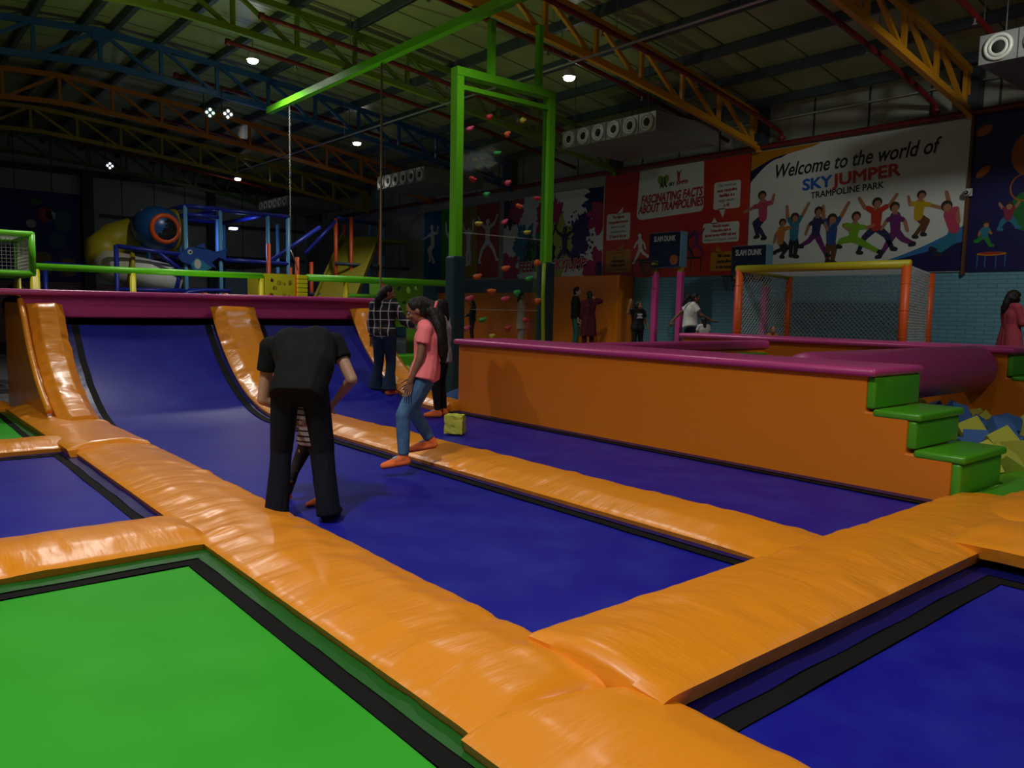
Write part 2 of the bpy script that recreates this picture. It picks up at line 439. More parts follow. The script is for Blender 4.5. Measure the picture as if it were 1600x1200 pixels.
for y, xa, xb, z0, drop, lb in PIPES:
    t = thing('fire_pipe', lb, 'pipe', (xa, y, roof_z(xa) - .4), 'dark red fire pipes under the roof')
    n = 14; pts = []
    for i in range(n + 1):
        x = xa + (xb - xa) * i / n
        pts.append((x, y, roof_z(x) - .52))
    if drop:
        e = pts[-1]; pts[-1] = (xb - .15, y, e[2]); pts += [(xb - .03, y, e[2] - .04), (xb, y, e[2] - .15), (xb, y, 5.18)]
    M().tube(pts, .048, 8).build('pipe_run', MAROON, t, True)
    M().tube([(xa - .02, y, roof_z(xa) - .52), (xa + .07, y, roof_z(xa) - .52)], .065, 10).build('end_cap', MAROON, t, False)
    if drop: M().tube([(xb, y, 5.24), (xb, y, 5.30)], .085, 10).build('flange', MAROON, t, False)
    for i in range(3):
        x = xa + (xb - xa) * (.15 + .27 * i); z = roof_z(x) - .52
        h = M(); h.tube([(x, y, z - .04), (x, y, z - .12)], .016, 6); h.tube([(x, y, z - .12), (x, y, z - .135)], .04, 8)
        h.build('sprinkler_head', STEEL, t)
        M().tube([(x + .35, y, roof_z(x + .35) - .5), (x + .35, y, roof_z(x + .35) + .1)], .008, 5).build('hanger_rod', STEEL, t)
m = M().tube([(XR - .13, y, 5.14) for y in (1.0, 8, 16, 24, 31)], .06, 8)
tag(m.build('fire_main', MAROON, None, True), 'dark red fire main pipe along the top edge of the wall banners', 'pipe')
# conduits with the purlins
for x, z, ya, yb, lb in ((10.0, 5.79, 2.0, 27.0, 'thin pale conduit hanging in the air beside the bright lamp'),):
    t = thing('conduit', lb, 'conduit', (x, ya, z))
    M().tube([(x, ya, z), (x, yb, z)], .022, 6).build('tube', mat('conduit_pale', (.42, .44, .42), .35, metal=.4), t)
    for k in range(6): M().tube([(x, 3 + 4 * k, z), (x, 3 + 4 * k, roof_z(x) + .1)], .006, 4).build('hanger_rod', STEEL, t)
tag(M().tube([(XR - .1, 2.0, 5.70), (XR - .1, 14.5, 5.70)], .022, 6).build('conduit', MATS['conduit_pale']), 'thin pale conduit fixed along the top of the right wall', 'conduit')

# lamps
LLAB = ['bright round ceiling lamp right of the green climbing frame', 'bright round ceiling lamp left of the green beam, high in the roof',
        'bright round ceiling lamp under the blue truss', 'small round ceiling lamp far away over the play frame']
for i, (x, y, z, lw, cone, rad) in enumerate(LAMPS):
    lb = LLAB[i] if i < 4 else 'ceiling lamp out over the trampolines, ' + ('above the front green bed', 'far to the right', 'far to the left', 'above the ramp top', 'behind the viewer', 'added to brighten the wall banners', 'added to brighten the climbing frame')[i - 4]
    t = thing('ceiling_lamp', lb, 'lamp', (x, y, z))
    M().tube([(x, y, z + .05), (x, y, z + .18), (x, y, z + .24)], [.13, .11, .05], 16).build('housing', GREY_W, t, False)
    M().tube([(x, y, z + .24), (x, y, roof_z(x) + .1)], .012, 6).build('drop_rod', STEEL, t)
    M().ell((x, y, z + .02), (.11, .11, .045)).build('glowing_lens', LAMP_E, t, True)
# stage lights
def par(x, y, z, lb, aim, glow):
    t = thing('stage_light', lb, 'stage light', (x, y, z))
    a = Vector(aim).normalized(); c = Vector((x, y, z))
    M().tube([c - a * .12, c + a * .10], .13, 14).build('can', DARK, t)
    M().bar((x - .15, y, z), (x - .15, y, z + .28), .02).build('bracket', DARK, t)
    M().tube([(x - .15, y, z + .27), (x - .15, y, max(z + .5, roof_z(x) - .62))], .012, 6).build('clamp_rod', DARK, t)
    u = a.orthogonal().normalized(); w = a.cross(u)
    for i in (-1, 1):
        for j in (-1, 1):
            M().ell(c + a * .105 + u * (.05 * i) + w * (.05 * j), (.03, .03, .03), 8, 6).build('led', mat('led_' + glow[0], (1, 1, 1), .4, emit=glow[1], estr=9), t)
AIM = (-.35, -.85, -.35)
par(6.62, 19.22, 5.88, 'green tinged stage light hanging under the blue truss, left of the pair', AIM, ('green', (.55, 1, .75)))
par(6.98, 19.05, 5.88, 'white stage light hanging under the blue truss, right of the pair', AIM, ('white', (1, 1, 1)))
par(6.44, 27.92, 5.72, 'stage light with white cells hanging under the golden truss', AIM, ('cool', (.8, .85, 1)))
# added unseen flood lamp that washes the roof green
for wx, wy, we, lb in ((5.6, 13.9, 270, 'added green flood lamp hidden behind the ramp platform, tinting the roof'),):
    gl = bpy.data.lights.new('added_roof_wash', 'SPOT'); gl.energy = we; gl.color = (.72, 1.0, .30); gl.spot_size = math.radians(150); gl.spot_blend = 1; gl.shadow_soft_size = .1
    go = bpy.data.objects.new('added_roof_wash', gl); go.location = (wx, wy, .22); COL.objects.link(go)
    go.rotation_euler = (math.radians(180), 0, 0)
    t = thing('added_floodlight', lb, 'stage light', (wx, wy, -.16))
    M().rbox(wx - .16, wx + .16, wy - .12, wy + .12, -.10, .14, .02).build('housing', DARK, t)
    M().box(wx - .20, wx + .20, wy - .10, wy + .10, -.16, -.10).build('foot', DARK, t)
    M().disc((wx, wy, .15), (0, 0, 1), .11, .015).build('lens', mat('added_flood_lens', (1, 1, 1), .4, emit=(.62, 1, .22), estr=6), t)

# air ducts with round jet nozzles
def duct(x0, x1, y0, y1, z0, z1, n, lb):
    t = thing('air_duct', lb, 'air duct', ((x0 + x1) / 2, (y0 + y1) / 2, z1), 'ventilation ducts under the roof')
    M().rbox(x0, x1, y0, y1, z0, z1, .01).build('duct_body', STEEL, t)
    pitch = (y1 - y0) / n
    for k in range(n):
        c = Vector((x0 - .012, y0 + pitch * (k + .5), (z0 + z1) / 2)); r = min(pitch, z1 - z0) * .40
        nz = M().mi(0); nz.ring(c, (1, 0, 0), r, .028, 20, 6); nz.ring(c + Vector((.01, 0, 0)), (1, 0, 0), r * .68, .03, 20, 6)
        nz.mi(1).disc(c + Vector((.006, 0, 0)), (1, 0, 0), r * .62, .01, 20)
        nz.build('nozzle', [mat('nozzle_grey', (.36, .38, .34), .45), DARK], t, True)
        if k: M().box(x0 - .008, x0, y0 + pitch * k - .006, y0 + pitch * k + .006, z0, z1).build('joint_strip', DSTEEL, t)
    for yy in (y0 + .3, y1 - .3):
        for xx in (x0 + .1, x1 - .1): M().tube([(xx, yy, z1 - .01), (xx, yy, roof_z(xx) + .1)], .01, 5).build('hanger_rod', DSTEEL, t)
duct(12.5, 14.6, 10.64, 13.38, 5.03, 5.42, 6, 'grey air duct with six nozzles right of the green climbing frame')
duct(12.5, 14.6, 19.04, 21.64, 4.96, 5.36, 6, 'grey air duct with six nozzles left of the green climbing frame')
duct(12.5, 14.6, 28.2, 30.9, 5.07, 5.43, 6, 'grey air duct far away over the yellow slide')
duct(12.5, 14.6, 1.7, 4.72, 4.99, 5.40, 6, 'grey air duct above the dark blue cartoon banner, cut by the frame')
# ================================================================ trampolines and pads
def pad_mesh(path, w, T, seed, slope=.22, wr=.017, taper=(.12, .12), skew=(0, 0)):
    """padded strip along path: list of (point, across unit, up unit). Slopes on both sides, flat top, wrinkled vinyl."""
    path = [(Vector(a), Vector(b), Vector(c)) for a, b, c in path]
    L = [0]
    for i in range(1, len(path)): L.append(L[-1] + (path[i][0] - path[i - 1][0]).length)
    tot = L[-1]; nu = max(24, int(tot / .030)); nv = 28
    def at(s):
        for i in range(1, len(L)):
            if s <= L[i] + 1e-6:
                k = (s - L[i - 1]) / max(L[i] - L[i - 1], 1e-6)
                return [path[i - 1][j].lerp(path[i][j], k) for j in range(3)]
        return list(path[-1])
    def prof(v):
        e = min(v, 1 - v) * w
        if e < .02: return .25 + .15 * e / .02
        if e < slope: return .40 + .54 * (e - .02) / (slope - .02)
        return .94 + .06 * math.sin(PI * min(1, (e - slope) / max(w / 2 - slope, .01)) / 2)
    def fn(u, v):
        s = u * tot
        t = v - .5
        s2 = min(max(s + skew[0] * t * (1 - u) * w + skew[1] * t * u * w, 0), tot)
        p, a, n = at(s2)
        e = 1
        if s < taper[0]: e = min(e, .35 + .65 * math.sqrt(max(s / taper[0], 0)))
        if tot - s < taper[1]: e = min(e, .35 + .65 * math.sqrt(max((tot - s) / taper[1], 0)))
        ed = 1 - min(1, min(v, 1 - v) * w / (slope * 1.5))
        q = noise.noise(Vector((s * 6 + seed * 17, t * 2.4, seed))); q = q * abs(q) * 2.8 + .26 * noise.noise(Vector((s * 15 + seed * 5, t * 3.2, seed + 3)))
        big = noise.noise(Vector((s * 1.1, t * 2, seed + 9)))
        h = T * prof(v) * e + wr * q * (.22 + .9 * ed) * min(1, prof(v) * 1.5) + .010 * big * prof(v)
        lat = (.008 * q * ed) + .006 * big
        return p + a * (t * w + (lat if v > .5 else -lat)) + n * h
    m = M(); m.grid(fn, nu, nv)
    # skirt down along the whole outline
    edge = [i * (nv + 1) for i in range(nu + 1)] + [nu * (nv + 1) + j for j in range(1, nv + 1)] + [i * (nv + 1) + nv for i in range(nu - 1, -1, -1)] + [j for j in range(nv - 1, 0, -1)]
    n0 = len(m.v)
    for i in edge:
        u = (i // (nv + 1)) / nu; _, a, n = at(u * tot)
        v = (i % (nv + 1)) / nv
        m.v.append(tuple(Vector(m.v[i]) - n * .075 - a * ((v - .5) * .05)))
    k = len(edge)
    for i in range(k):
        j = (i + 1) % k
        m.f.append((edge[i], edge[j], n0 + j, n0 + i)); m.m.append(0)
    m.f.append(tuple(n0 + i for i in range(k - 1, -1, -1))); m.m.append(0)
    return m
def straight(x0, y0, x1, y1, z):
    a = Vector((x0, y0, z)); b = Vector((x1, y1, z)); d = (b - a).normalized(); n = Vector((0, 0, 1)); r = d.cross(n)
    return [(a, r, n), (b, r, n)]
def pad(path, w, T, seed, label, m=ORANGE, name='trampoline_pad', **kw):
    o = pad_mesh(path, w, T, seed, **kw).build(name, m)
    # local axes: x along the pad so that the creases of the vinyl run across it
    a, b = Vector(path[0][0]), Vector(path[-1][0])
    d = Vector((b.x - a.x, b.y - a.y, 0))
    ang = math.atan2(d.y, d.x)
    o.data.transform(Matrix.Translation(-a)); o.data.transform(Matrix.Rotation(-ang - PI / 2, 4, 'Z'))
    o.location = a; o.rotation_euler = (0, 0, ang + PI / 2)
    smooth_angle(o, 50)
    return tag(o, label, 'pad', 'orange trampoline pads')
VIN = mat('orange_vinyl_pad', (.80, .27, .010), .34, coat=.25, bump=((2.2, 9, 5), .45, .03))
PZ = -.02
pad(straight(1.845, 1.93, 1.845, 8.12, PZ), .70, .080, 1, 'long orange pad between the front green bed and the blue lane', VIN, taper=(.1, .06))
pad(straight(1.83, -.6, 1.83, 1.96, PZ), .76, .085, 2, 'orange pad at the bottom edge of the photo, ending at the long pad', VIN, taper=(.1, .1), skew=(0, -.25))
pad(straight(2.10, 2.02, 6.55, 2.02, PZ + .05), .72, .080, 3, 'orange cross pad at the lane ends, running from the long pad to the steps', VIN, taper=(.07, .3), slope=.26)
pad(straight(4.33, 2.40, 4.33, 9.0, PZ - .01), .74, .10, 4, 'orange pad between the two blue lanes, under the walking girl', VIN, slope=.2, taper=(.5, .1))
pad(straight(-3.4, 4.96, 1.56, 4.96, PZ), .76, .080, 5, 'orange cross pad between the front green bed and the left blue bed', VIN, slope=.24, taper=(.1, .12))
pad(straight(-3.2, 8.74, 1.56, 8.74, PZ), .70, .085, 6, 'orange cross pad behind the left blue bed', VIN, slope=.22, taper=(.1, .1))
pad(straight(1.79, 8.06, 1.74, 11.6, PZ + .035), .72, .08, 7, 'orange pad at the foot of the ramp, lapping over the long pad', VIN, slope=.2, taper=(.06, .1))
pad(straight(-2.5, 12.1, 1.50, 12.1, PZ), .60, .10, 8, 'orange pad beyond the small green bed at the left edge', VIN, slope=.2)
pad(straight(5.30, -2.2, 5.30, 1.84, PZ + .09), .80, .085, 9, 'short orange pad at the right edge lapping over the cross pad', VIN, slope=.26, taper=(.1, .12))
pad(straight(5.75, 1.78, 7.4, 1.62, PZ + .06), .78, .10, 10, 'orange pad end in front of the green floor mat', VIN, slope=.26, taper=(.3, .3))

# ramp profile
R0, YR = 2.85, 9.2
def ramp_pt(th, off=0.0):
    return (YR + (R0 - off) * math.sin(th), R0 - (R0 - off) * math.cos(th))
TH = math.radians(54)
def ramp_path(x, th1, lead=.6):
    pts = []
    if lead: pts.append((Vector((x, YR - lead, PZ)), Vector((1, 0, 0)), Vector((0, 0, 1))))
    for i in range(15):
        th = th1 * i / 14; y, z = ramp_pt(th)
        pts.append((Vector((x, y, z + PZ)), Vector((1, 0, 0)), Vector((0, -math.sin(th), math.cos(th)))))
    return pts
T57 = math.radians(58.5)
pad(ramp_path(1.86, T57, .0)[2:], .40, .12, 11, 'orange ramp edge pad climbing at the far left of the ramp', VIN, slope=.1, taper=(.02, .12), wr=.030)
pad(ramp_path(4.28, T57, .3), .66, .12, 12, 'orange ramp pad climbing between the two blue ramps', VIN, slope=.15, taper=(.02, .12), wr=.028)
pad(ramp_path(6.46, T57, .3), .52, .12, 13, 'orange ramp edge pad climbing behind the woman in plaid', VIN, slope=.12, taper=(.05, .12))

def bed(name, label, mtl, skirt, x0, x1, y0, y1, inset, sw, sides='lrnf', z=-.05, cat='trampoline'):
    """flat bed: sheet, black webbing strip inset from the rim, skirt over the springs, frame underneath"""
    t = thing(name, label, cat, ((x0 + x1) / 2, (y0 + y1) / 2, z))
    a, b, c, d = [inset + sw if s_ in sides else 0 for s_ in 'lrnf']
    def fn(u, v):
        x = x0 + a + (x1 - x0 - a - b) * u; y = y0 + c + (y1 - y0 - c - d) * v
        e = min(u, 1 - u) * min(v, 1 - v) * 4
        return (x, y, z - .02 * e + .004 * noise.noise(Vector((x * 1.5, y * 1.5, 1))))
    g = M().grid(fn, 30, 30); g.build('jumping_sheet', mtl, t, True)
    st = M(); sk = M()
    def strip(m, xa, xb, ya, yb, zz, wav):
        n = 40; wav *= .45
        def f2(u, v):
            x = xa + (xb - xa) * u; y = ya + (yb - ya) * v
            return (x + wav * noise.noise(Vector((y * 3, x, 5))), y + wav * noise.noise(Vector((x * 3, y, 8))), zz + wav * noise.noise(Vector((x * 3, y * 3, 2))))
        m.grid(f2, n if xb - xa > yb - ya else 3, n if yb - ya >= xb - xa else 3)
    xi0, xi1, yi0, yi1 = x0 + (inset if 'l' in sides else 0), x1 - (inset if 'r' in sides else 0), y0 + (inset if 'n' in sides else 0), y1 - (inset if 'f' in sides else 0)
    if 'l' in sides: strip(st, xi0, xi0 + sw, yi0, yi1, z + .006, .008)
    if 'r' in sides: strip(st, xi1 - sw, xi1, yi0, yi1, z + .006, .008)
    if 'n' in sides: strip(st, xi0, xi1, yi0, yi0 + sw, z + .007, .008)
    if 'f' in sides: strip(st, xi0, xi1, yi1 - sw, yi1, z + .007, .008)
    st.build('edge_webbing', BLACK, t, True)
    if inset > 0:
        if 'l' in sides: strip(sk, x0 - .15, xi0 + .004, y0, y1, z + .012, .014)
        if 'r' in sides: strip(sk, xi1 - .004, x1 + .15, y0, y1, z + .012, .014)
        if 'n' in sides: strip(sk, x0, x1, y0 - .15, yi0 + .004, z + .013, .014)
        if 'f' in sides: strip(sk, x0, x1, yi1 - .004, y1 + .15, z + .013, .014)
        sk.build('spring_skirt', skirt, t, True)
    fr = M()
    for xa, xb, ya, yb in ((x0 - .03, x0 + .03, y0, y1), (x1 - .03, x1 + .03, y0, y1), (x0, x1, y0 - .03, y0 + .03), (x0, x1, y1 - .03, y1 + .03)):
        fr.box(xa, xb, ya, yb, -.16, z - .03)
    fr.build('steel_frame', DSTEEL, t)
    return t
bed('trampoline', 'large bright green trampoline bed in the front left corner', GREEN, GREEN_SK, -3.5, 1.53, -.8, 4.56, .10, .085)
bed('trampoline', 'dark blue trampoline bed in the front right corner', BLUE, BLUE_SK, 2.06, 4.93, -2.4, 1.67, .09, .10)
bed('trampoline', 'blue trampoline bed at the left edge behind the front green one', BLUE, BLUE_SK, -3.2, 1.50, 5.34, 8.42, .08, .07)
bed('trampoline', 'small green trampoline bed at the left edge beside the ramp', GREEN, GREEN_SK, -2.5, 1.40, 9.10, 11.82, .05, .06)

# lanes that run on into a quarter pipe
def lane(label, x0, x1, y0, li, ri):
    t = thing('trampoline', label, 'trampoline', ((x0 + x1) / 2, (y0 + YR) / 2, -.05))
    L = YR - y0; arc = R0 * math.radians(53); tot = L + arc
    def P(x, s, up=0.):
        if s < L: return (x, y0 + s, -.05 + up)
        th = (s - L) / R0; y, z = ramp_pt(th)
        return (x, y - up * math.sin(th), z - .05 + up * math.cos(th))
    def fn(u, v):
        x = x0 + (x1 - x0) * u; s = tot * v
        dip = .012 * math.sin(PI * u) + .004 * noise.noise(Vector((x * 2, s * 1.2, 4)))
        return P(x, s, -dip)
    M().grid(fn, 16, 90).build('jumping_sheet', BLUE, t, True)
    st = M()
    def strip(m, xa, xb, s0, s1, up):
        m.grid(lambda u, v: P(xa + (xb - xa) * u + .006 * noise.noise(Vector((v * 40, u, 3))), s0 + (s1 - s0) * v, up), 3, 90)
    if li is not None: strip(st, x0 + li, x0 + li + .08, 0, tot, .008)
    if ri is not None: strip(st, x1 - ri - .08, x1 - ri, 0, tot, .008)
    st.build('edge_webbing', BLACK, t, True)
    sk = M()
    if li: strip(sk, x0 - .05, x0 + li, 0, tot, .014)
    if ri: strip(sk, x1 - ri, x1 + .05, 0, tot, .014)
    sk.build('spring_skirt', BLUE_SK, t, True)
    fr = M()
    for x in (x0 - .02, x1 + .02): fr.box(x - .03, x + .03, y0, YR, -.16, -.085)
    fr.build('steel_frame', DSTEEL, t)
    return t
lane('blue trampoline lane where the bent man stands, running up into the left ramp', 2.10, 3.98, 2.30, .03, .07)
lane('blue trampoline lane beside the orange box, running up into the right ramp', 4.60, 6.42, 2.34, .02, .06)
# ramp structure: magenta parapet, side panel, deck
t = thing('ramp_platform', 'magenta topped platform behind the blue ramps', 'platform', (4.0, 12.4, -.16))
M().rbox(1.62, 6.62, 11.72, 11.86, 1.17, 1.47, .03).build('front_beam', MAGENTA, t)
smooth_angle(M().rbox(1.36, 6.70, 11.62, 13.1, 1.455, 1.535, .035).build('top_cushion', MAGENTA, t), 35)
M().box(1.72, 6.55, 11.88, 13.0, -.16, 1.45).build('deck_body', DARK, t)
prof = [(YR + .9, -.04)] + [ramp_pt(math.radians(a)) for a in range(20, 56, 3)] + [(11.72, 1.36), (13.05, 1.36), (13.05, -.1)]
prof = [(9.9, -.10)] + prof[1:]
o = M().prism(prof, 'x', 1.60, 1.68).build('side_panel', ORANGE_SHADE, t)
smooth_angle(o, 30)
o = M().tube([(1.60, y - .03, z + .06) for y, z in [ramp_pt(math.radians(a)) for a in range(16, 55, 3)]] + [(1.60, 11.66, 1.40)], .035, 8).build('edge_piping', ORANGE, t, True)
o = M().prism([(9.9, -.10)] + [ramp_pt(math.radians(a)) for a in range(20, 56, 3)] + [(11.72, 1.36), (13.05, 1.36), (13.05, -.1)], 'x', 6.60, 6.68).build('side_panel', ORANGE_SHADE, t)

# orange box with green steps
YE = 3.03
def step_box(x0, x1, ys, label, far, capz=.97, h=.90):
    t = thing('step_box', label, 'padded box', ((x0 + x1) / 2, ys[0], -.16))
    poly = [(far, -.06), (far, h), (ys[2] + .05, h), (ys[2] + .05, .60), (ys[1] + .05, .60), (ys[1] + .05, .30), (ys[0] + .05, .30), (ys[0] + .05, -.06)]
    b = M().prism(poly, 'x', x0, x1)
    o = b.build('box_body', ORANGE_P, t)
    bv = o.modifiers.new('bevel', 'BEVEL'); bv.width = .015; bv.segments = 2
    smooth_angle(M().rbox(x0 - .07, x1 + .05, ys[2] - .04, far + .05, h - .005, capz, .035).build('top_cushion', MAGENTA, t), 35)
    zb = [-.05, .335, .625]; zt = [.272, .562, .895]
    for k in range(3):
        smooth_angle(M().rbox(x0 + .005, x1 + .02, ys[k] - .02, ys[k] + .055, zb[k], zt[k], .02).build('riser_panel', GREEN_V, t), 35)
    for k in range(2):
        smooth_angle(M().rbox(x0 - .01, x1 + .04, ys[k] - .05, ys[k + 1] - .01, zt[k] + .002, zb[k + 1] + .002, .022).build('tread_cushion', GREEN_V, t), 35)
    return t
step_box(6.47, 7.30, (2.37, 2.72, 3.07), 'long orange padded box with magenta top and three green steps', 8.94)
step_box(11.9, 12.8, (3.10, 3.45, 3.80), 'orange padded box with magenta top along the walkway behind the foam pit', 9.3, 1.01, .93)
# end wall of the pit
t = thing('pit_wall', 'low orange wall with a puffy magenta top at the far end of the right foam pit', 'padded wall', (9.4, 7.4, -.16))
M().box(7.37, 11.45, 7.26, 7.46, -.16, .82).build('wall_body', ORANGE_P, t)
def fpw(u, v):
    a = 2 * PI * v; x = 7.37 + 4.13 * u
    w = 1 + .05 * noise.noise(Vector((x * 3, a, 2)))
    cx, cz = math.cos(a), math.sin(a)
    f = lambda q: math.copysign(abs(q) ** .5, q)
    return (x, 7.36 + .15 * f(cx) * w, .895 + .075 * f(cz) * w)
o = M().grid(fpw, 60, 20); o.disc((11.495, 7.36, .895), (1, 0, 0), .06, .01); o.build('top_cushion', MAGENTA, t, True)
M().rbox(10.4, 11.05, 6.95, 7.24, .72, .79, .02).build('step_pad', GREEN_V, t)
M().box(10.45, 11.0, 7.0, 7.25, -.16, .72).build('step_block', ORANGE_P, t)
# balance roller
def frl(u, v):
    a = 2 * PI * v; x = 7.35 + 4.5 * u
    e = min(1, min(u, 1 - u) * 4.5 / .10); e = math.sqrt(max(1 - (1 - e) ** 2, 0)) * .25 + .75
    r = .31 * e * (1 + .018 * noise.noise(Vector((x * 6, math.sin(a) * 1.2, math.cos(a) * 1.2))))
    return (x, 4.22 + r * math.cos(a), .71 + r * math.sin(a))
g = M().grid(frl, 110, 32); g.disc((7.352, 4.22, .71), (1, 0, 0), .23, .01); g.disc((11.85, 4.22, .71), (1, 0, 0), .23, .01)
tag(g.build('balance_roller', mat('magenta_roller', (.46, .05, .21), .36, coat=.25, bump=((11, 2.2, 2.2), .45, .03)), None, True), 'thick magenta padded roller lying across the right foam pit', 'roller')
# green floor mat by the steps
def gm(u, v):
    x = 6.5 + 3.2 * u; y = 1.55 + 1.0 * v
    if x < 7.36: y = min(y, 2.34)
    e = min(1, min(u, 1 - u) * 12, min(v, 1 - v) * 6)
    return (x, y, -.14 + .17 * min(1, e * 3) + .012 * noise.noise(Vector((x * 2.2, y * 5, 1))) * e)
tag(M().grid(gm, 60, 24).build('floor_mat', GREEN_V, None, True), 'soft green floor mat at the foot of the green steps', 'mat')

# foam
def foam_cube(name, c, s, rot, m, label, group, chew=.0, seed=0):
    b = M(); h = s / 2; n = 3
    def face(ax, sg):
        def f(u, v):
            p = [0, 0, 0]; p[ax] = sg * h; p[(ax + 1) % 3] = (u * 2 - 1) * h; p[(ax + 2) % 3] = (v * 2 - 1) * h
            q = Vector(p)
            q *= 1 - chew * max(0, noise.noise(q * 14 + Vector((seed, seed * 2, 0)))) - .035 * (max(0, (sorted([abs(k) for k in q])[1] - .8 * h) / h))
            return q
        b.grid(f, 6 if chew else n, 6 if chew else n)
    for ax in range(3):
        for sg in (-1, 1): face(ax, sg)
    o = b.build(name, m)
    o.location = c; o.rotation_euler = rot
    return tag(o, label, 'foam cube', group)
foam_cube('foam_block', (5.27, 7.33, .065), .215, (0, 0, .72), YELLOW, 'yellow foam block lying alone on the blue lane', None, .35, 3)
rng = random.Random(5)
base_y = foam_cube('foam_cube', (0, 0, -5), .23, (0, 0, 0), YELLOW, 'x', 'x')
base_b = foam_cube('foam_cube', (0, 0, -5), .23, (0, 0, 0), FBLUE, 'x', 'x')
def scatter(region, n, zf, where, group, seed, step):
    r = random.Random(seed); pts = []
    x0, x1, y0, y1 = region; tries = 0
    while len(pts) < n and tries < 20000:
        tries += 1
        x = r.uniform(x0, x1); y = r.uniform(y0, y1)
        if min(abs(x - 7.37), abs(x - 9.31)) < .34 and abs(y - 10.3) < .34: continue
        if all((x - a) ** 2 + (y - b_) ** 2 > step * step for a, b_ in pts): pts.append((x, y))
    for x, y in pts:
        yl = r.random() < .52
        o = (base_y if yl else base_b).copy(); COL.objects.link(o)
        o.location = (x, y, zf(x, y) + r.uniform(-.06, .06))
        o.rotation_euler = (r.uniform(-.7, .7), r.uniform(-.7, .7), r.uniform(0, 3))
        o['label'] = '%s foam cube in the loose heap filling %s' % ('yellow' if yl else 'blue', where)
        o['category'] = 'foam cube'; o['group'] = ('yellow ' if yl else 'blue ') + group
scatter((7.62, 11.7, 2.55, 6.8), 150, lambda x, y: .09 + .10 * math.sin(x * 2.1) * math.cos(y * 1.7), 'the right pit beside the steps', 'foam cubes in the right pit', 2, .25)
scatter((6.95, 9.9, 9.6, 15.2), 110, lambda x, y: -.01 + .06 * math.sin(x * 1.7 + y), 'the left pit behind the climbing frame', 'foam cubes in the left pit', 4, .30)
bpy.data.objects.remove(base_y); bpy.data.objects.remove(base_b)
struct(M().box(7.32, 11.88, 2.5, 7.25, -.16, -.02), 'floor_pit', DARK, 'dark floor of the right foam pit', 'floor')
# kerb of the left pit
o = pad_mesh(straight(6.68, 9.15, 10.2, 9.15, -.06), .42, .14, 21, slope=.1).build('pit_kerb', ORANGE); smooth_angle(o, 50)
tag(o, 'low orange kerb pad in front of the left foam pit', 'pad')
tag(M().rbox(6.9, 10.4, 15.4, 15.9, -.16, .30, .04).build('pit_kerb', GREEN_V), 'green kerb at the back of the left foam pit', 'kerb')
# ================================================================ climbing frame
t = thing('clear_climbing_wall', 'tall green framed clear climbing panel with coloured grips', 'climbing wall', (8.34, 10.3, -.16))
FX0, FX1, FY = 7.37, 9.31, 10.3
for x, lb in ((FX0, 0), (FX1, 1)):
    q = M().box(x - .065, x + .065, FY - .085, FY + .085, 2.1, 5.0).build('frame_post', GREEN_PT, t)
    M().rbox(x - .12, x + .12, FY - .12, FY + .12, -.14, 2.22, .04).build('post_padding', TEAL_PAD, t)
M().box(FX0 - .066, FX1 + .066, FY - .09, FY + .09, 4.995, 5.12).build('top_bar', GREEN_PT, t)
M().box(FX0 + .065, FX1 - .065, FY - .05, FY + .05, 4.80, 4.87).build('inner_bar', GREEN_PT, t)
o = M().tube([(FX1 - .13, FY - .10, 2.2), (FX1 - .15, FY - .11, 1.6), (FX1 - .12, FY - .11, .9), (FX1 - .14, FY - .11, .2)], .035, 8).build('padding_flap', mat('lime_vinyl', (.30, .45, .02), .4), t, True)
def clear_mat():
    m = mat('clear_panel', (1, 1, 1), .1)
    nt = m.node_tree; nt.nodes.clear()
    out = nt.nodes.new('ShaderNodeOutputMaterial'); mx = nt.nodes.new('ShaderNodeMixShader')
    tr = nt.nodes.new('ShaderNodeBsdfTransparent'); gl = nt.nodes.new('ShaderNodeBsdfGlossy')
    tr.inputs[0].default_value = (.93, .95, .93, 1); gl.inputs['Roughness'].default_value = .08; gl.inputs[0].default_value = (.9, .95, .9, 1)
    fr = nt.nodes.new('ShaderNodeFresnel'); fr.inputs[0].default_value = 1.4
    nt.links.new(fr.outputs[0], mx.inputs[0]); nt.links.new(tr.outputs[0], mx.inputs[1]); nt.links.new(gl.outputs[0], mx.inputs[2])
    nt.links.new(mx.outputs[0], out.inputs[0])
    return m
CLEAR = clear_mat()
M().box(FX0 + .06, FX1 - .06, FY - .006, FY + .006, .1, 4.80).build('clear_panel', CLEAR, t)
for z in (1.38, 2.60): M().box(FX0 + .06, FX1 - .06, FY - .012, FY - .007, z - .006, z + .006).build('panel_joint', mat('joint_grey', (.35, .38, .35), .4), t)
GR = {'r': ('red', (.55, .03, .04)), 'p': ('pink', (.62, .08, .16)), 'o': ('orange', (.70, .15, .03)), 'g': ('green', (.03, .38, .08)), 'y': ('yellow', (.55, .50, .06))}
HOLDS = [(7.97, 4.46, 'r'), (7.59, 4.22, 'p'), (8.35, 4.25, 'o'), (8.15, 3.92, 'g'), (7.66, 3.45, 'r'), (8.38, 3.47, 'p'), (7.94, 3.23, 'g'), (8.64, 3.12, 'o'), (8.33, 2.83, 'p'), (9.04, 3.29, 'r'), (7.79, 2.76, 'y'), (8.83, 2.7, 'y'), (8.37, 2.07, 'o'), (7.78, 1.91, 'o'), (8.9, 1.92, 'g'), (9.07, 2.2, 'o'), (8.08, 1.68, 'o'), (7.62, 1.55, 'p'), (8.37, 1.56, 'p'), (8.62, 1.66, 'g'), (9.1, 1.54, 'o'), (7.9, 1.21, 'g'), (8.83, 1.21, 'r'), (8.44, 1.06, 'r'), (8.1, 0.93, 'y'), (7.58, 1.07, 'p'), (8.68, 4.53, 'y')]
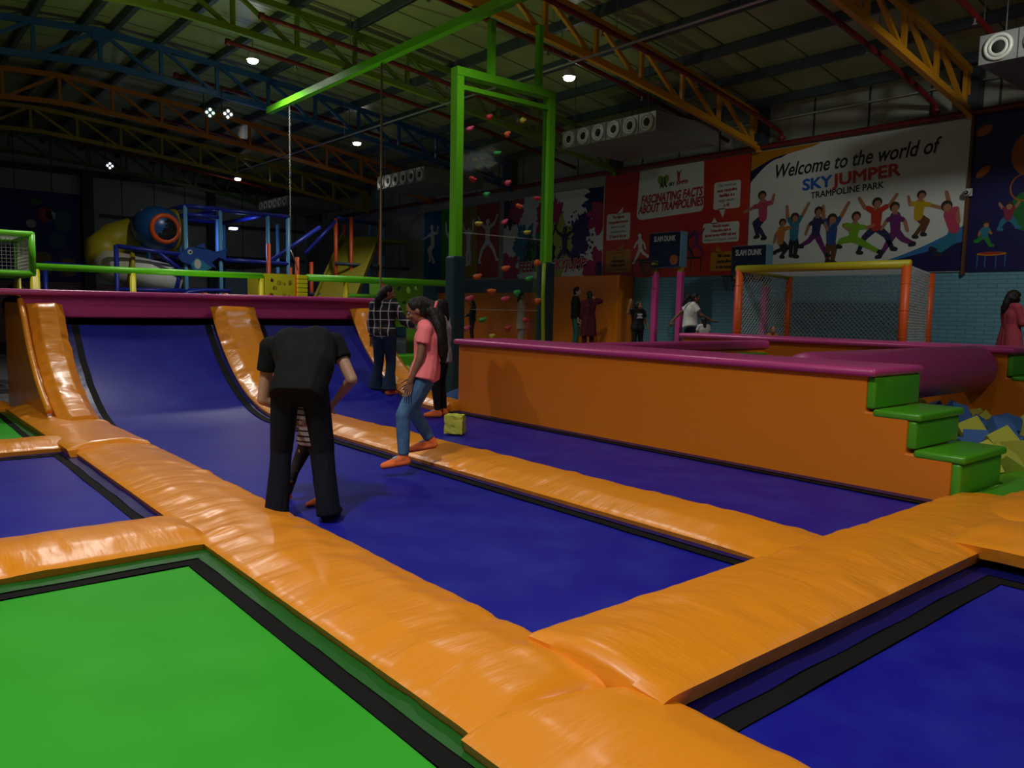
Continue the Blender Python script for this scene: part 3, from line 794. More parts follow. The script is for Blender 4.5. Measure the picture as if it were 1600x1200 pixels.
for i, (x, z, c) in enumerate(HOLDS):
    r = random.Random(i); big = 1.25 if 1.5 < z < 2.3 else 1.0
    a, b = (.064 * big, .038 * big) if r.random() < .6 else (.043 * big, .05 * big)
    ang = r.uniform(-.6, .6)
    ca, sa = math.cos(ang), math.sin(ang)
    g = M(); g.ell((x, FY - .035, z), (Vector((ca * a, 0, sa * a)), Vector((0, .05, 0)), Vector((-sa * b, 0, ca * b))), 14, 9)
    g.ell((x + ca * a * .6, FY - .05, z + sa * a * .6 + .015), (b * .7, .045, b * .6), 10, 7)
    g.build('climbing_grip', mat('grip_' + GR[c][0], GR[c][1], .55), t, True)['label'] = GR[c][0] + ' climbing grip'
# overhead beam and hangers
tag(M().bar((7.8, 8.0, 6.05), (7.8, 18.6, 6.0), .14, .14).build('overhead_beam', GREEN_PT), 'long bright green beam hung under the roof trusses above the climbing frame', 'beam')
tag(M().box(7.98, 8.08, FY - .05, FY + .05, 5.115, 6.0).build('hanger_post', GREEN_PT), 'short green hanger post between the overhead beam and the climbing frame', 'post')
tag(M().box(9.0, 9.10, FY - .05, FY + .05, 5.115, 6.15).build('hanger_post', GREEN_PT), 'short green hanger post over the right side of the climbing frame', 'post')
# ropes
tag(M().tube([(7.8, 13.35, 6.0), (7.8, 13.35, 5.0), (7.795, 13.35, 3.2), (7.79, 13.35, 1.62)], .02, 6).build('hanging_rope', mat('rope_brown', (.13, .09, .06), .8)), 'thin brown rope hanging from the roof in front of the yellow slide', 'rope')
m = M()
for k in range(90):
    z = 5.9 - .036 * k
    m.ring((7.8, 17.45, z), (1, 0, 0) if k % 2 else (0, 1, 0), .018, .005, 8, 4)
m.tube([(7.8, 17.45, 2.66), (7.86, 17.42, 2.50), (7.95, 17.4, 2.2)], .012, 5)
tag(m.build('hanging_chain', mat('chain_steel', (.35, .37, .34), .4, metal=.6), None, True), 'pale hanging chain left of the brown rope, reaching the yellow panel', 'chain')

# ================================================================ banners on the right wall
WH = mat('banner_white', (.62, .68, .64), .42, bump=((.0, .9, 1.6), .12, .03))
BX = 15.96
def wall_panel(y0, y1, z0, z1, m, t, name='sheet', x=BX, th=.03):
    return M().box(x, x + th, y0, y1, z0, z1).build(name, m, t)
def wpoly(pts, m, t, name, lay=1):
    """flat printed shape on the right wall; pts = (y, z)"""
    return M().prism(pts, 'x', BX - .0022 * lay, BX + .004).build(name, m, t)
def circ(cy, cz, r, n=20, rz=None, a0=0): return [(cy + r * math.cos(a0 + 2 * PI * k / n), cz + (rz or r) * math.sin(a0 + 2 * PI * k / n)) for k in range(n)]
def blob(cy, cz, r, seed, amp=.35, n=56, rz=None):
    o = []
    for k in range(n):
        a = 2 * PI * k / n; q = 1 + amp * noise.noise(Vector((math.cos(a) * 2.4, math.sin(a) * 2.4, seed))) + amp * .7 * noise.noise(Vector((math.cos(a) * 7, math.sin(a) * 7, seed + 4)))
        o.append((cy + r * q * math.cos(a), cz + (rz or r) * q * math.sin(a)))
    return o
def rrect(y0, y1, z0, z1, r, n=5):
    p = []
    for cy, cz, a0 in ((y1 - r, z1 - r, 0), (y0 + r, z1 - r, 90), (y0 + r, z0 + r, 180), (y1 - r, z0 + r, 270)):
        p += [(cy + r * math.cos(math.radians(a0 + 90 * k / n)), cz + r * math.sin(math.radians(a0 + 90 * k / n))) for k in range(n + 1)]
    return p
def limb2(m, k, a, b, wa, wb, x0, lay):
    """flat tapered stroke in (u right in the picture, z up); m mesh, k material slot"""
    a = Vector(a); b = Vector(b); d = b - a
    m.cnt = getattr(m, 'cnt', 0) + 1; lay = lay + m.cnt * .22
    ang = math.atan2(d.y, d.x); p = []
    for q in range(7): p.append((a.x + wa * math.cos(ang + PI / 2 + PI * q / 6), a.y + wa * math.sin(ang + PI / 2 + PI * q / 6)))
    for q in range(7): p.append((b.x + wb * math.cos(ang - PI / 2 + PI * q / 6), b.y + wb * math.sin(ang - PI / 2 + PI * q / 6)))
    m.mi(k).prism([(-u, z) for u, z in p], 'x', x0 - .0012 * lay, x0 + .002)
POSES = {  # u to the right, z up, height about 1
    'star': dict(h=(0, .40), n=(0, .28), p=(0, -.02), el=(-.22, .34), hl=(-.34, .52), er=(.22, .34), hr=(.34, .52), kl=(-.20, -.20), fl=(-.30, -.46), kr=(.20, -.18), fr=(.32, -.42)),
    'tuck': dict(h=(.02, .42), n=(0, .30), p=(-.02, 0), el=(-.2, .26), hl=(-.24, .42), er=(.24, .20), hr=(.42, .14), kl=(.16, -.10), fl=(.08, -.36), kr=(.10, -.16), fr=(-.08, -.40)),
    'arms': dict(h=(0, .24), n=(0, .12), p=(0, -.12), el=(-.16, .26), hl=(-.18, .48), er=(.16, .28), hr=(.28, .50), kl=(-.06, -.28), fl=(-.05, -.48), kr=(.06, -.28), fr=(.04, -.50)),
    'split': dict(h=(0, .34), n=(-.02, .20), p=(-.04, -.06), el=(-.24, .20), hl=(-.12, .10), er=(.22, .12), hr=(.34, .16), kl=(-.28, -.10), fl=(-.34, -.20), kr=(.22, -.20), fr=(.48, -.34)),
    'run': dict(h=(.04, .42), n=(.02, .29), p=(0, 0), el=(-.16, .16), hl=(-.22, -.02), er=(.18, .18), hr=(.26, .04), kl=(-.14, -.16), fl=(-.34, -.26), kr=(.12, -.22), fr=(.26, -.46)),
    'kneel': dict(h=(.02, .38), n=(0, .26), p=(-.02, -.04), el=(-.14, .12), hl=(-.18, -.06), er=(.20, .26), hr=(.40, .24), kl=(.06, -.22), fl=(-.20, -.30), kr=(.16, -.20), fr=(.02, -.40)),
    'arch': dict(h=(-.04, .28), n=(.02, .20), p=(.10, -.08), el=(-.02, .38), hl=(-.06, .52), er=(.12, .24), hr=(.16, .02), kl=(.02, -.28), fl=(-.24, -.40), kr=(.06, -.30), fr=(-.16, -.48)),
}
SKIN_P = mat('print_skin', (.36, .17, .09), .5); HAIR_P = mat('print_hair', (.03, .015, .01), .5)
def figure(t, y, z, h, pose, top, low, x0=BX, lay=2, hair=True, flip=False, name='printed_jumper', skin=None, shoe=None, fat=1.0):
    P = {k: Vector((-v[0] if flip else v[0], v[1])) for k, v in POSES[pose].items()}
    c = Vector((-y, z)); g = M(); f = lambda k: c + P[k] * h
    mats = [skin or SKIN_P, top, low, HAIR_P if hair else (skin or SKIN_P), shoe or low]
    w = h * .045 * fat
    for a, b, wa, wb, k, l in (('p', 'kl', 1.5, 1.1, 2, 1), ('kl', 'fl', 1.1, .7, 2, 1), ('p', 'kr', 1.5, 1.1, 2, 2), ('kr', 'fr', 1.1, .7, 2, 2)):
        limb2(g, k, f(a), f(b), w * wa, w * wb, x0, lay + l)
    for q in ('fl', 'fr'): limb2(g, 4, f(q), f(q) + Vector((w * (-1.2 if flip else 1.2), -w * .3)), w * .9, w * .7, x0, lay + 3)
    limb2(g, 1, f('n') - Vector((0, w * .8)), f('p'), w * 2.0, w * 1.7, x0, lay + 4)
    for e, q in (('el', 'hl'), ('er', 'hr')):
        limb2(g, 1, f('n') - Vector((0, w)), f('n').lerp(f(e), .75), w * 1.1, w * .9, x0, lay + 5)
        limb2(g, 0, f('n').lerp(f(e), .7), f(e), w * .75, w * .65, x0, lay + 4); limb2(g, 0, f(e), f(q), w * .7, w * .55, x0, lay + 4)
    hd = f('h'); limb2(g, 0, f('n'), hd, w * .8, w * .8, x0, lay + 4)
    if hair:
        g.mi(3).prism([(-u, v) for u, v in circ(hd.x, hd.y + w * .35, w * 1.75)], 'x', x0 - .0012 * (lay + 9.5), x0)
        g.mi(0).prism([(-u, v) for u, v in circ(hd.x + w * .2, hd.y - w * .25, w * 1.25)], 'x', x0 - .0012 * (lay + 10.5), x0)
    else: g.mi(0).prism([(-u, v) for u, v in circ(hd.x, hd.y, w * 1.5)], 'x', x0 - .0012 * (lay + 9.5), x0)
    return g.build(name, mats, t)
def ink(name, col): return mat('ink_' + name, col, .45)
NAVY = ink('navy', (.008, .008, .07)); INKB = ink('black', (.012, .012, .012)); INKR = ink('red', (.36, .02, .012)); INKRED = ink('bright_red', (.50, .035, .02))
SKYB = ink('sky_blue', (.03, .16, .42)); AMB = ink('amber', (.45, .20, .006))
# --- welcome banner
t = thing('wall_banner', 'white welcome banner with jumping children on the right wall', 'banner', (BX, 8.35, 2.26))
wall_panel(6.04, 10.70, 2.26, 5.07, WH, t)
wpoly([(10.70, 5.06), (10.70, 4.62)] + [(10.70 - .9 * (k / 10), 4.62 + .30 * math.sin(k / 10 * PI / 2)) for k in range(1, 11)] + [(9.2, 5.0), (9.0, 5.06)], AMB, t, 'printed_swoosh')
wpoly([(10.70, 4.64), (10.70, 4.40)] + [(10.70 - .75 * (k / 8), 4.40 + .46 * math.sin(k / 8 * PI / 2)) for k in range(1, 9)] + [(10.70 - .9 * (k / 8), 4.64 + .28 * math.sin(k / 8 * PI / 2)) for k in range(8, 0, -1)], NAVY, t, 'printed_swoosh', 2)
sw = [(6.05 + 3.3 * k / 20, 2.27 + .85 * (1 - k / 20) ** 2.2) for k in range(21)]
wpoly([(6.05, 2.27)] + list(reversed([(a, b) for a, b in sw])), SKYB, t, 'printed_swoosh')
sw = [(6.05 + 3.4 * k / 20, 2.27 + .55 * (1 - k / 20) ** 1.7) for k in range(21)]
wpoly([(6.05, 2.27)] + list(reversed(sw)), NAVY, t, 'printed_swoosh', 2)
wall_text('Welcome to the world of', 8.38, 4.60, .42, INKB, t, BX - .004, .007, .28, 1.6, sx=.79)
wall_text('SKY', 9.06, 4.20, .33, ink('logo_blue', (.015, .12, .48)), t, BX - .004, .012, 0, 2.6, sx=1.18)
wall_text('JUMPER', 7.99, 4.25, .34, INKRED, t, BX - .004, .012, 0, 2.6, sx=1.20)
wall_text('TRAMPOLINE PARK', 8.40, 3.985, .19, INKB, t, BX - .004, .004, 0, 2.4, sx=.95)
C = lambda n, c: ink(n, c)
pk, tl, yl, lm, pu, rd, bl, og = C('pink', (.45, .05, .12)), C('teal', (.02, .18, .28)), C('yellow', (.48, .33, .01)), C('lime', (.17, .40, .02)), C('purple', (.13, .02, .14)), C('red2', (.42, .03, .02)), C('blue2', (.02, .07, .25)), C('orange2', (.50, .18, .04))
dk, dj, br = C('dark', (.02, .02, .03)), C('denim', (.02, .025, .09)), C('brown', (.12, .05, .02))
for a in ((10.35, 3.58, 1.15, 'tuck', pk, dj, True), (9.84, 3.06, .95, 'kneel', og, dk, False), (9.53, 3.24, 1.12, 'arms', tl, dk, False), (9.02, 3.16, 1.05, 'run', dj, pu, False),
          (8.66, 3.12, 1.22, 'arms', bl, br, False), (8.14, 3.06, 1.08, 'split', lm, lm, False), (7.72, 3.22, 1.12, 'star', rd, dj, False), (7.32, 3.10, 1.08, 'run', pu, pu, True), (6.88, 3.34, .95, 'tuck', yl, br, False), (6.34, 3.16, 1.15, 'arch', pk, tl, False)):
    figure(t, a[0], a[1], a[2], a[3], a[4], a[5], flip=a[6], shoe=dk, fat=1.12)
# --- facts banner
RED_B = mat('banner_red', (.42, .018, .008), .45, bump=((.0, .7, 1.2), .15, .03), var=(.8, (.50, .05, .010), .4, .75))
t = thing('wall_banner', 'red banner of trampoline facts in speech bubbles on the right wall', 'banner', (BX, 13.0, 2.3))
wall_panel(10.73, 15.30, 2.30, 5.07, RED_B, t)
WB = mat('bubble_white', (.60, .66, .61), .5)
wpoly(rrect(12.03, 14.10, 3.78, 5.10, .16)[:6] and [(12.03, 5.06), (14.06, 5.06), (14.12, 3.95)] + [(14.12 - .16 + .16 * math.cos(math.radians(-a)), 3.95 - .16 * math.sin(math.radians(a))) for a in range(15, 91, 15)] + [(12.12, 3.86)] + [(12.12 - .13 * math.sin(math.radians(a)), 3.99 - .13 * math.cos(math.radians(a))) for a in range(15, 91, 15)], WB, t, 'printed_panel')
wall_text('FASCINATING FACTS', 13.02, 4.31, .30, INKR, t, BX - .007, .011, .25, 1.5, sx=.68)
wall_text('ABOUT TRAMPOLINES', 13.04, 4.07, .30, INKR, t, BX - .007, .011, .25, 1.5, sx=.68)
wpoly([(13.27 + .19 * (16 * math.sin(a) ** 3) / 16, 4.72 + .19 * (13 * math.cos(a) - 5 * math.cos(2 * a) - 2 * math.cos(3 * a) - math.cos(4 * a)) / 15) for a in [2 * PI * k / 30 for k in range(30)]], C('logo_lime', (.16, .30, .01)), t, 'printed_logo', 2)
for dy, dz, rot in ((.05, -.03, 15), (-.06, -.02, -15)):
    g = M(); limb2(g, 0, (-(13.27 + dy), 4.66 + dz), (-(13.27 + dy * .8), 4.76 + dz), .028, .02, BX, 4); limb2(g, 0, (-(13.27 + dy), 4.66 + dz), (-(13.27 + dy * 2), 4.58 + dz), .02, .015, BX, 4); limb2(g, 0, (-(13.27 + dy), 4.66), (-(13.27 + dy - .05), 4.56), .02, .015, BX, 4)
    g.mi(0).prism(circ(13.27 + dy * .8, 4.81 + dz, .025), 'x', BX - .006, BX); g.build('printed_logo_figure', INKB, t)
figure(t, 12.78, 4.80, .26, 'arms', INKR, INKR, lay=2, hair=False, skin=INKR, name='printed_logo_figure', fat=1.5)
wall_text('SKY', 12.99, 4.605, .12, NAVY, t, BX - .008, .004, 0, 1.5, sx=.9)
wall_text('JUMPER', 12.66, 4.62, .12, INKR, t, BX - .008, .004, 0, 1.5, sx=.9)
def bubble(y0, y1, z0, z1, tail, m, rows, nm='printed_bubble'):
    bb = wpoly(rrect(y0, y1, z0, z1, .06), m, t, nm); wpoly(tail, m, t, 'bubble_tail').parent = bb
    n = len(rows)
    for i, (s_, b_) in enumerate(rows):
        z = z1 - (z1 - z0) * (i + .72) / (n + .45)
        q_ = wall_text(s_, (y0 + y1) / 2, z, (z1 - z0) / (n + .45) * .86, INKR if b_ == 1 else INKB if b_ == 2 else mat('ink_faint', (.20, .16, .13), .5), t, BX - .006, .004 if b_ else 0, 0, 1.0, sx=.82); q_.parent = bb
bubble(10.96, 11.70, 3.86, 4.50, [(11.55, 3.88), (11.35, 3.88), (11.42, 3.66)], WB, [('The record for', 0), ('most trampoline', 1), ('backflips in a', 1), ('single minute', 0), ('is 49', 1)])
bubble(10.95, 11.98, 3.08, 3.55, [(11.75, 3.53), (11.55, 3.53), (11.66, 3.68)], WB, [("World's largest", 1), ('Trampoline park is', 1), ('spread across 43000 sqft and', 1), ('is located in Glasgow, Scotland', 0)])
bubble(14.35, 15.20, 3.32, 4.02, [(14.85, 4.0), (14.65, 4.0), (14.60, 4.20)], WB, [('The highest', 1), ('trampoline bounce', 1), ('ever recorded', 0), ('involved a man', 0), ('22 feet in the air', 1)])
bubble(14.28, 15.20, 2.45, 3.05, [(14.82, 3.03), (14.6, 3.03), (14.55, 3.24)], AMB, [('Trampolining is an', 0), ('original part of', 0), ("NASA's space", 2), ('training program', 2), ('for future astronauts', 0)])
bubble(10.95, 11.72, 2.40, 2.86, [(11.60, 2.84), (11.35, 2.84), (11.55, 3.00)], AMB, [('Bill Gates', 2), ('trampoline', 2), ('in his home', 2)])
figure(t, 13.96, 3.05, .80, 'run', WB, WB, lay=1, hair=False, skin=WB, name='printed_silhouette', flip=True)
figure(t, 12.45, 3.05, .66, 'star', dk, dk, lay=1, hair=False, skin=dk, name='printed_silhouette')
figure(t, 12.16, 3.10, .66, 'star', pu, pu, lay=1, hair=False, skin=pu, name='printed_silhouette')
for y0, y1 in ((13.6, 14.2), (12.0, 12.6)):
    g = M(); limb2(g, 0, (-y0, 2.74), (-y1, 2.74), .02, .02, BX, 2)
    for y in (y0, (y0 + y1) / 2, y1): limb2(g, 0, (-y, 2.74), (-y, 2.42), .012, .012, BX, 2)
    g.build('printed_trampoline', INKB, t)
# --- splash banner
t = thing('wall_banner', 'white banner with paint splashes and dancing silhouettes behind the climbing frame', 'banner', (BX, 17.5, 2.34))
wall_panel(15.33, 19.70, 2.34, 4.82, WH, t)
mg, vi, cy, gn, ye = C('magenta', (.34, .012, .08)), C('violet', (.035, .012, .10)), C('cyan', (.012, .14, .25)), C('green2', (.02, .22, .03)), C('acid', (.34, .36, .015))
def clip(p, y0=15.34, y1=19.69, z0=2.35, z1=4.81): return [(min(max(a, y0), y1), min(max(b, z0), z1)) for a, b in p]
for cy_, cz, r, m_, sd, rz in ((15.35, 4.55, .75, NAVY, 1, .55), (15.40, 3.98, .55, mg, 2, .42), (15.45, 2.55, .62, mg, 3, .50), (15.30, 2.48, .30, vi, 4, .3), (19.5, 2.6, .60, mg, 5, .5), (19.5, 4.35, .50, NAVY, 6, .5), (19.05, 4.45, .34, mg, 16, .4),
                               (18.7, 3.35, .45, cy, 7, .60), (18.1, 3.15, .40, gn, 8, .60), (17.75, 4.1, .42, mg, 9, .62), (17.25, 4.05, .30, mg, 10, .60), (17.05, 3.25, .50, ye, 11, .75), (16.45, 3.30, .50, vi, 12, .66), (16.1, 3.75, .30, vi, 13, .40), (17.5, 3.0, .22, mg, 14, .45), (16.3, 2.75, .30, vi, 15, .2)):
    wpoly(clip(blob(cy_, cz, r, sd, .55, 64, rz)), m_, t, 'printed_splash', 1 + (sd % 3) * .6)
r = random.Random(3)
g = M()
for k in range(70):
    a = r.uniform(0, 2 * PI); d = r.uniform(.3, .75)
    g.prism(clip(circ(16.35 + d * math.cos(a), 3.4 + d * 1.1 * math.sin(a), r.uniform(.012, .05), 8)), 'x', BX - .005, BX)
g.build('printed_splash_drops', vi, t)
for y, z, h, ps, fl in ((16.85, 3.20, 1.30, 'star', False), (17.55, 3.3, 1.2, 'arms', False), (18.45, 3.1, 1.1, 'run', False), (18.0, 3.05, .9, 'star', True)):
    figure(t, y, z, h, ps, INKB, INKB, lay=4, hair=False, skin=INKB, name='printed_dancer', flip=fl)
wall_text('FEEL THE SKYJUMP', 17.45, 2.70, .40, ink('title_red', (.40, .012, .02)), t, BX - .021, .013, .2, 1.2, sx=.88)
wall_text('FEEL THE SKYJUMP', 17.45, 2.695, .40, WB, t, BX - .014, .034, .2, 1.2, sx=.88, name='lettering_outline')
# --- four coloured panels
for y0, y1, cn, col, ps, fl in ((23.22, 24.25, 'blue', (.008, .10, .28), 'tuck', True), (22.05, 23.18, 'green', (.018, .24, .016), 'arms', False), (21.10, 22.02, 'ochre', (.28, .20, .008), 'arms', True), (19.98, 21.06, 'red', (.34, .035, .014), 'star', False)):
    t = thing('wall_banner', '%s wall panel with a white silhouette of a jumper' % cn, 'banner', (BX, (y0 + y1) / 2, 2.42), 'coloured jumper panels')
    wall_panel(y0, y1, 2.42, 4.80, mat('panel_' + cn, col, .5), t)
    figure(t, (y0 + y1) / 2, 3.62, 1.5, ps, WB, WB, lay=1, hair=False, skin=WB, name='printed_silhouette', flip=fl, fat=.9)
# --- navy banner at the right edge
t = thing('wall_banner', 'dark blue cartoon banner with orange bubbles at the right edge', 'banner', (BX, 4.2, 2.26))
wall_panel(2.2, 5.98, 2.26, 5.10, mat('banner_navy', (.010, .010, .085), .45), t)
OB = C('bubble_orange', (.36, .11, .01))
for y, z, a, b, rot in ((5.83, 4.80, .14, .085, .5), (5.80, 4.06, .14, .07, .7)):
    c, s_ = math.cos(-rot), math.sin(-rot)
    wpoly([(y + a * math.cos(q) * c - b * math.sin(q) * s_, z + a * math.cos(q) * s_ + b * math.sin(q) * c) for q in [2 * PI * k / 24 for k in range(24)]], OB, t, 'printed_bubble')
wpoly(circ(5.02, 4.30, .34, 28, .40), OB, t, 'printed_bubble')
g = M()
for k in range(28):
    a, b_ = 2 * PI * k / 28, 2 * PI * (k + 1) / 28
    g.prism([(5.12 + .20 * math.cos(a), 3.72 + .22 * math.sin(a)), (5.12 + .225 * math.cos(a), 3.72 + .245 * math.sin(a)), (5.12 + .225 * math.cos(b_), 3.72 + .245 * math.sin(b_)), (5.12 + .20 * math.cos(b_), 3.72 + .22 * math.sin(b_))], 'x', BX - .003, BX)
g.build('printed_ring', OB, t)
wpoly(circ(5.0, 3.30, .33, 28, .36), C('bubble_green', (.01, .14, .03)), t, 'printed_bubble')
figure(t, 5.33, 3.22, .46, 'star', C('kid_red', (.22, .02, .05)), tl, lay=1, name='printed_child', fat=1.9)
figure(t, 5.70, 2.92, .42, 'run', tl, gn, lay=1, name='printed_child', fat=1.9)
g = M()
g.mi(0).prism(circ(5.56, 2.57, .25, 24, .035), 'x', BX - .004, BX); g.mi(1).prism(circ(5.56, 2.58, .20, 24, .022), 'x', BX - .006, BX)
for y in (5.33, 5.48, 5.66, 5.79): g.mi(2).prism([(y - .008, 2.33), (y + .008, 2.33), (y + .008, 2.55), (y - .008, 2.55)], 'x', BX - .003, BX)
g.build('printed_trampoline', [AMB, INKR, SKYB], t)
struct(M().box(15.90, 15.99, 5.99, 6.04, 2.2, 5.1), 'trim_4', mat('brown_batten', (.12, .05, .02), .6), 'narrow brown batten between the welcome banner and the dark blue one', 'batten')
t = thing('security_camera', 'small white security camera on the brown batten', 'camera', (15.85, 6.0, 3.72))
M().ell((15.82, 6.0, 3.70), (.07, .07, .07), 12, 8).build('dome', WHITE_PL, t, True)
M().disc((15.765, 5.99, 3.69), (1, .1, .1), .035, .02).build('lens', DARK, t)
M().rbox(15.86, 15.905, 5.93, 6.07, 3.63, 3.77, .01).build('mount', WHITE_PL, t)

# ================================================================ orange wall pads at the right wall
tag(M().rbox(15.35, 15.98, 14.16, 16.9, .3, 2.34, .02).build('padded_block', ORANGE_P), 'tall orange padded block standing against the right wall', 'padded block')
tag(M().rbox(15.45, 15.98, 16.95, 22.6, .3, 1.90, .02).build('padded_block', ORANGE_P), 'long low orange padded block behind the clear climbing panel', 'padded block')
tag(M().box(15.55, 15.97, 16.95, 22.9, 1.91, 2.30).build('ledge_panel', mat('grey_blue_panel', (.09, .13, .16), .5)), 'grey blue ledge panel above the long orange block', 'panel')

# ================================================================ basketball boards
def slam(y0, y1, z0, z1, lb, zf):
    t = thing('basketball_stand', lb, 'basketball stand', (14.9, (y0 + y1) / 2, zf))
    M().rbox(14.80, 15.05, y0, y1, z0, z1, .015).build('board_case', mat('board_side_blue', (.10, .24, .34), .5), t)
    M().box(14.785, 14.80, y0 + .015, y1 - .015, z0 + .02, z1 - .015).build('board_face', mat('board_navy', (.008, .010, .035), .35, var=(3, (.01, .03, .10), .45, .8)), t)
    wall_text('SLAM DUNK', (y0 + y1) / 2, z1 - .16, .17, mat('board_letters', (.50, .52, .52), .5), t, 14.780, .007, 0, 0, sx=.68)
    yb = y0 + .17
    g = M(); g.disc((14.782, yb, z0 + .17), (1, 0, 0), .12, .004); g.build('printed_ball', mat('ball_print', (.22, .06, .02), .5), t)
    for y in (y0 + .07, y1 - .12):
        M().rbox(14.86, 15.0, y - .07, y + .07, zf, z0 - .10, .03).build('padded_post', MAGENTA, t)
        M().box(14.88, 14.98, y - .05, y + .05, z0 - .11, z0 + .02).build('post_collar', mat('collar_yellow', (.35, .28, .03), .5), t)
    yc = y1 - .22
    M().ring((14.53, yc, z0 + .12), (0, 0, 1), .21, .014).build('hoop', DARK, t, True)
    M().box(14.72, 14.79, yc - .08, yc + .08, z0 + .06, z0 + .16).build('hoop_bracket', mat('bracket_olive', (.16, .18, .03), .5), t)
    n = M()
    for k in range(12):
        a = 2 * PI * k / 12; b = a + .26
        n.tube([(14.53 + .205 * math.cos(a), yc + .205 * math.sin(a), z0 + .11), (14.53 + .12 * math.cos(b), yc + .12 * math.sin(b), z0 - .20)], .005, 4)
        n.tube([(14.53 + .205 * math.cos(a), yc + .205 * math.sin(a), z0 + .11), (14.53 + .12 * math.cos(a - .26), yc + .12 * math.sin(a - .26), z0 - .20)], .005, 4)
    n.build('hoop_net', DARK, t)
slam(11.72, 12.66, 2.45, 3.28, 'navy SLAM DUNK basketball board, the taller one on the left', .3)
slam(9.45, 10.32, 2.08, 2.86, 'navy SLAM DUNK basketball board, the lower one behind the goal net', .3)

# ================================================================ goal
t = thing('football_goal', 'goal with orange posts, yellow crossbars and a white net', 'goal', (14.4, 7.6, .3))
GP = mat('goal_orange', (.72, .11, .015), .45); GY = mat('goal_yellow', (.50, .46, .012), .45)
gy0, gy1, gx0, gx1, gz = 5.97, 9.20, 13.5, 15.3, 2.27
for x, y in ((gx0, gy0), (gx0, gy1), (gx1, gy1), (gx1, gy0 + .35)):
    h = gz if x == gx0 else 2.2
    M().tube([(x, y, .3), (x, y, h)], .075, 12).build('goal_post', GP, t, True)
    for k in range(4): M().ring((x, y, .6 + .45 * k), (0, 0, 1), .076, .006, 12, 5).build('post_seam', GP, t, True)
M().tube([(gx0, gy0 - .06, gz), (gx0, gy1 + .06, gz)], .075, 12).build('crossbar', GY, t, True)
M().tube([(gx0, gy1, gz), (gx1, gy1, 2.2)], .06, 12).build('side_bar', GY, t, True)
NET = mat('net_cord', (.42, .46, .45), .8)
g = M(); st = .11; w = .0045
def cord(a, b): g.bar(a, b, w * 2)
def netpanel(P):
    """P(u, v) corner interpolation; diagonal mesh"""
    nu, nv = P[1], P[2]; f = P[0]
    for i in range(-nv, nu + 1):
        a = (max(i, 0), max(-i, 0)); k = min(nu - a[0], nv - a[1])
        if k > 0: cord(f(a[0] / nu, a[1] / nv), f((a[0] + k) / nu, (a[1] + k) / nv))
        a = (max(i, 0), nv - max(-i, 0)); k = min(nu - a[0], a[1])
        if k > 0: cord(f(a[0] / nu, a[1] / nv), f((a[0] + k) / nu, (a[1] - k) / nv))
netpanel((lambda u, v: (gx1, gy0 + .35 + (gy1 - gy0 - .35) * u, .32 + 1.86 * v), 30, 20))
netpanel((lambda u, v: (gx0 + (gx1 - gx0) * u, gy1, .32 + (1.94 - .07 * u) * v), 18, 20))
netpanel((lambda u, v: (gx0 + (gx1 - gx0) * u, gy0 + .35 * u, .32 + (1.94 - .07 * u) * v), 18, 20))
netpanel((lambda u, v: (gx0 + (gx1 - gx0) * v, gy0 + .35 * v + (gy1 - gy0 - .35 * v) * u, gz - .07 * v), 30, 18))
g.build('net', NET, t)

# ================================================================ left banner, far wall
t = thing('wall_banner', 'dark blue banner with plain bright shapes on the far left wall', 'banner', (4.6, YB - .03, 2.07))
M().box(-2.0, 6.76, YB - .05, YB - .012, 2.08, 5.40).build('sheet', mat('banner_blue_left', (.008, .016, .22), .5), t)
def bpoly(p, m, nm='printed_shape', lay=1): M().prism(p, 'y', YB - .05 - .003 * lay, YB - .045).build(nm, m, t)
for cx, cz, r, m_, sd, rz in ((5.55, 4.55, .24, rd, 31, .30), (6.15, 4.35, .26, C('teal2', (.01, .13, .15)), 32, .45), (5.95, 3.65, .25, C('teal2', (.01, .13, .15)), 33, .3), (5.3, 5.0, .2, C('lime2', (.06, .20, .02)), 34, .12), (5.1, 4.2, .16, WB, 35, .16), (5.75, 4.55, .18, WB, 36, .16), (4.95, 3.35, .18, WB, 37, .15), (4.65, 3.55, .2, pk, 38, .12), (4.2, 3.6, .35, WB, 39, .25)):
    bpoly(blob(cx, cz, r, sd, .25, 40, rz), m_)
for cx, w_, h_ in ((5.42, .30, .62), (6.28, .28, .48)):
    bpoly([(cx + a - cx, b) for a, b in rrect(cx - w_, cx + w_, 2.30, 2.30 + h_ * 1.45, .25)], C('mustard', (.30, .20, .012)), 'printed_shape', 2)

# ================================================================ rails and climbing panels behind the ramp
def rail(lb, y, xa, xb, z, r, posts, extra=None):
    t = thing('safety_rail', lb, 'railing', ((xa + xb) / 2, y, -.16))
    M().tube([(xa, y, z), (xb, y, z)], r, 12).build('top_rail', GREEN_PT, t, True)
    for x, m_ in posts: M().tube([(x, y, -.16), (x, y, z - r * .8)], .055, 10).build('post', m_, t, True)
    if extra: M().tube([(extra[0], y, extra[2]), (extra[1], y, extra[2])], .045, 10).build('middle_rail', GREEN_PT, t, True)
rail('green topped safety rail on yellow posts, behind the left half of the ramp', 16.0, 2.42, 6.52, 1.98, .06, [(4.02, YEL_PT), (2.45, YEL_PT), (6.5, YEL_PT)])
rail('thick green safety rail behind the right half of the ramp', 16.0, 7.52, 11.3, 1.99, .075, [(8.45, YEL_PT), (9.37, RED_PT), (11.25, YEL_PT)], (8.45, 9.35, 1.63))
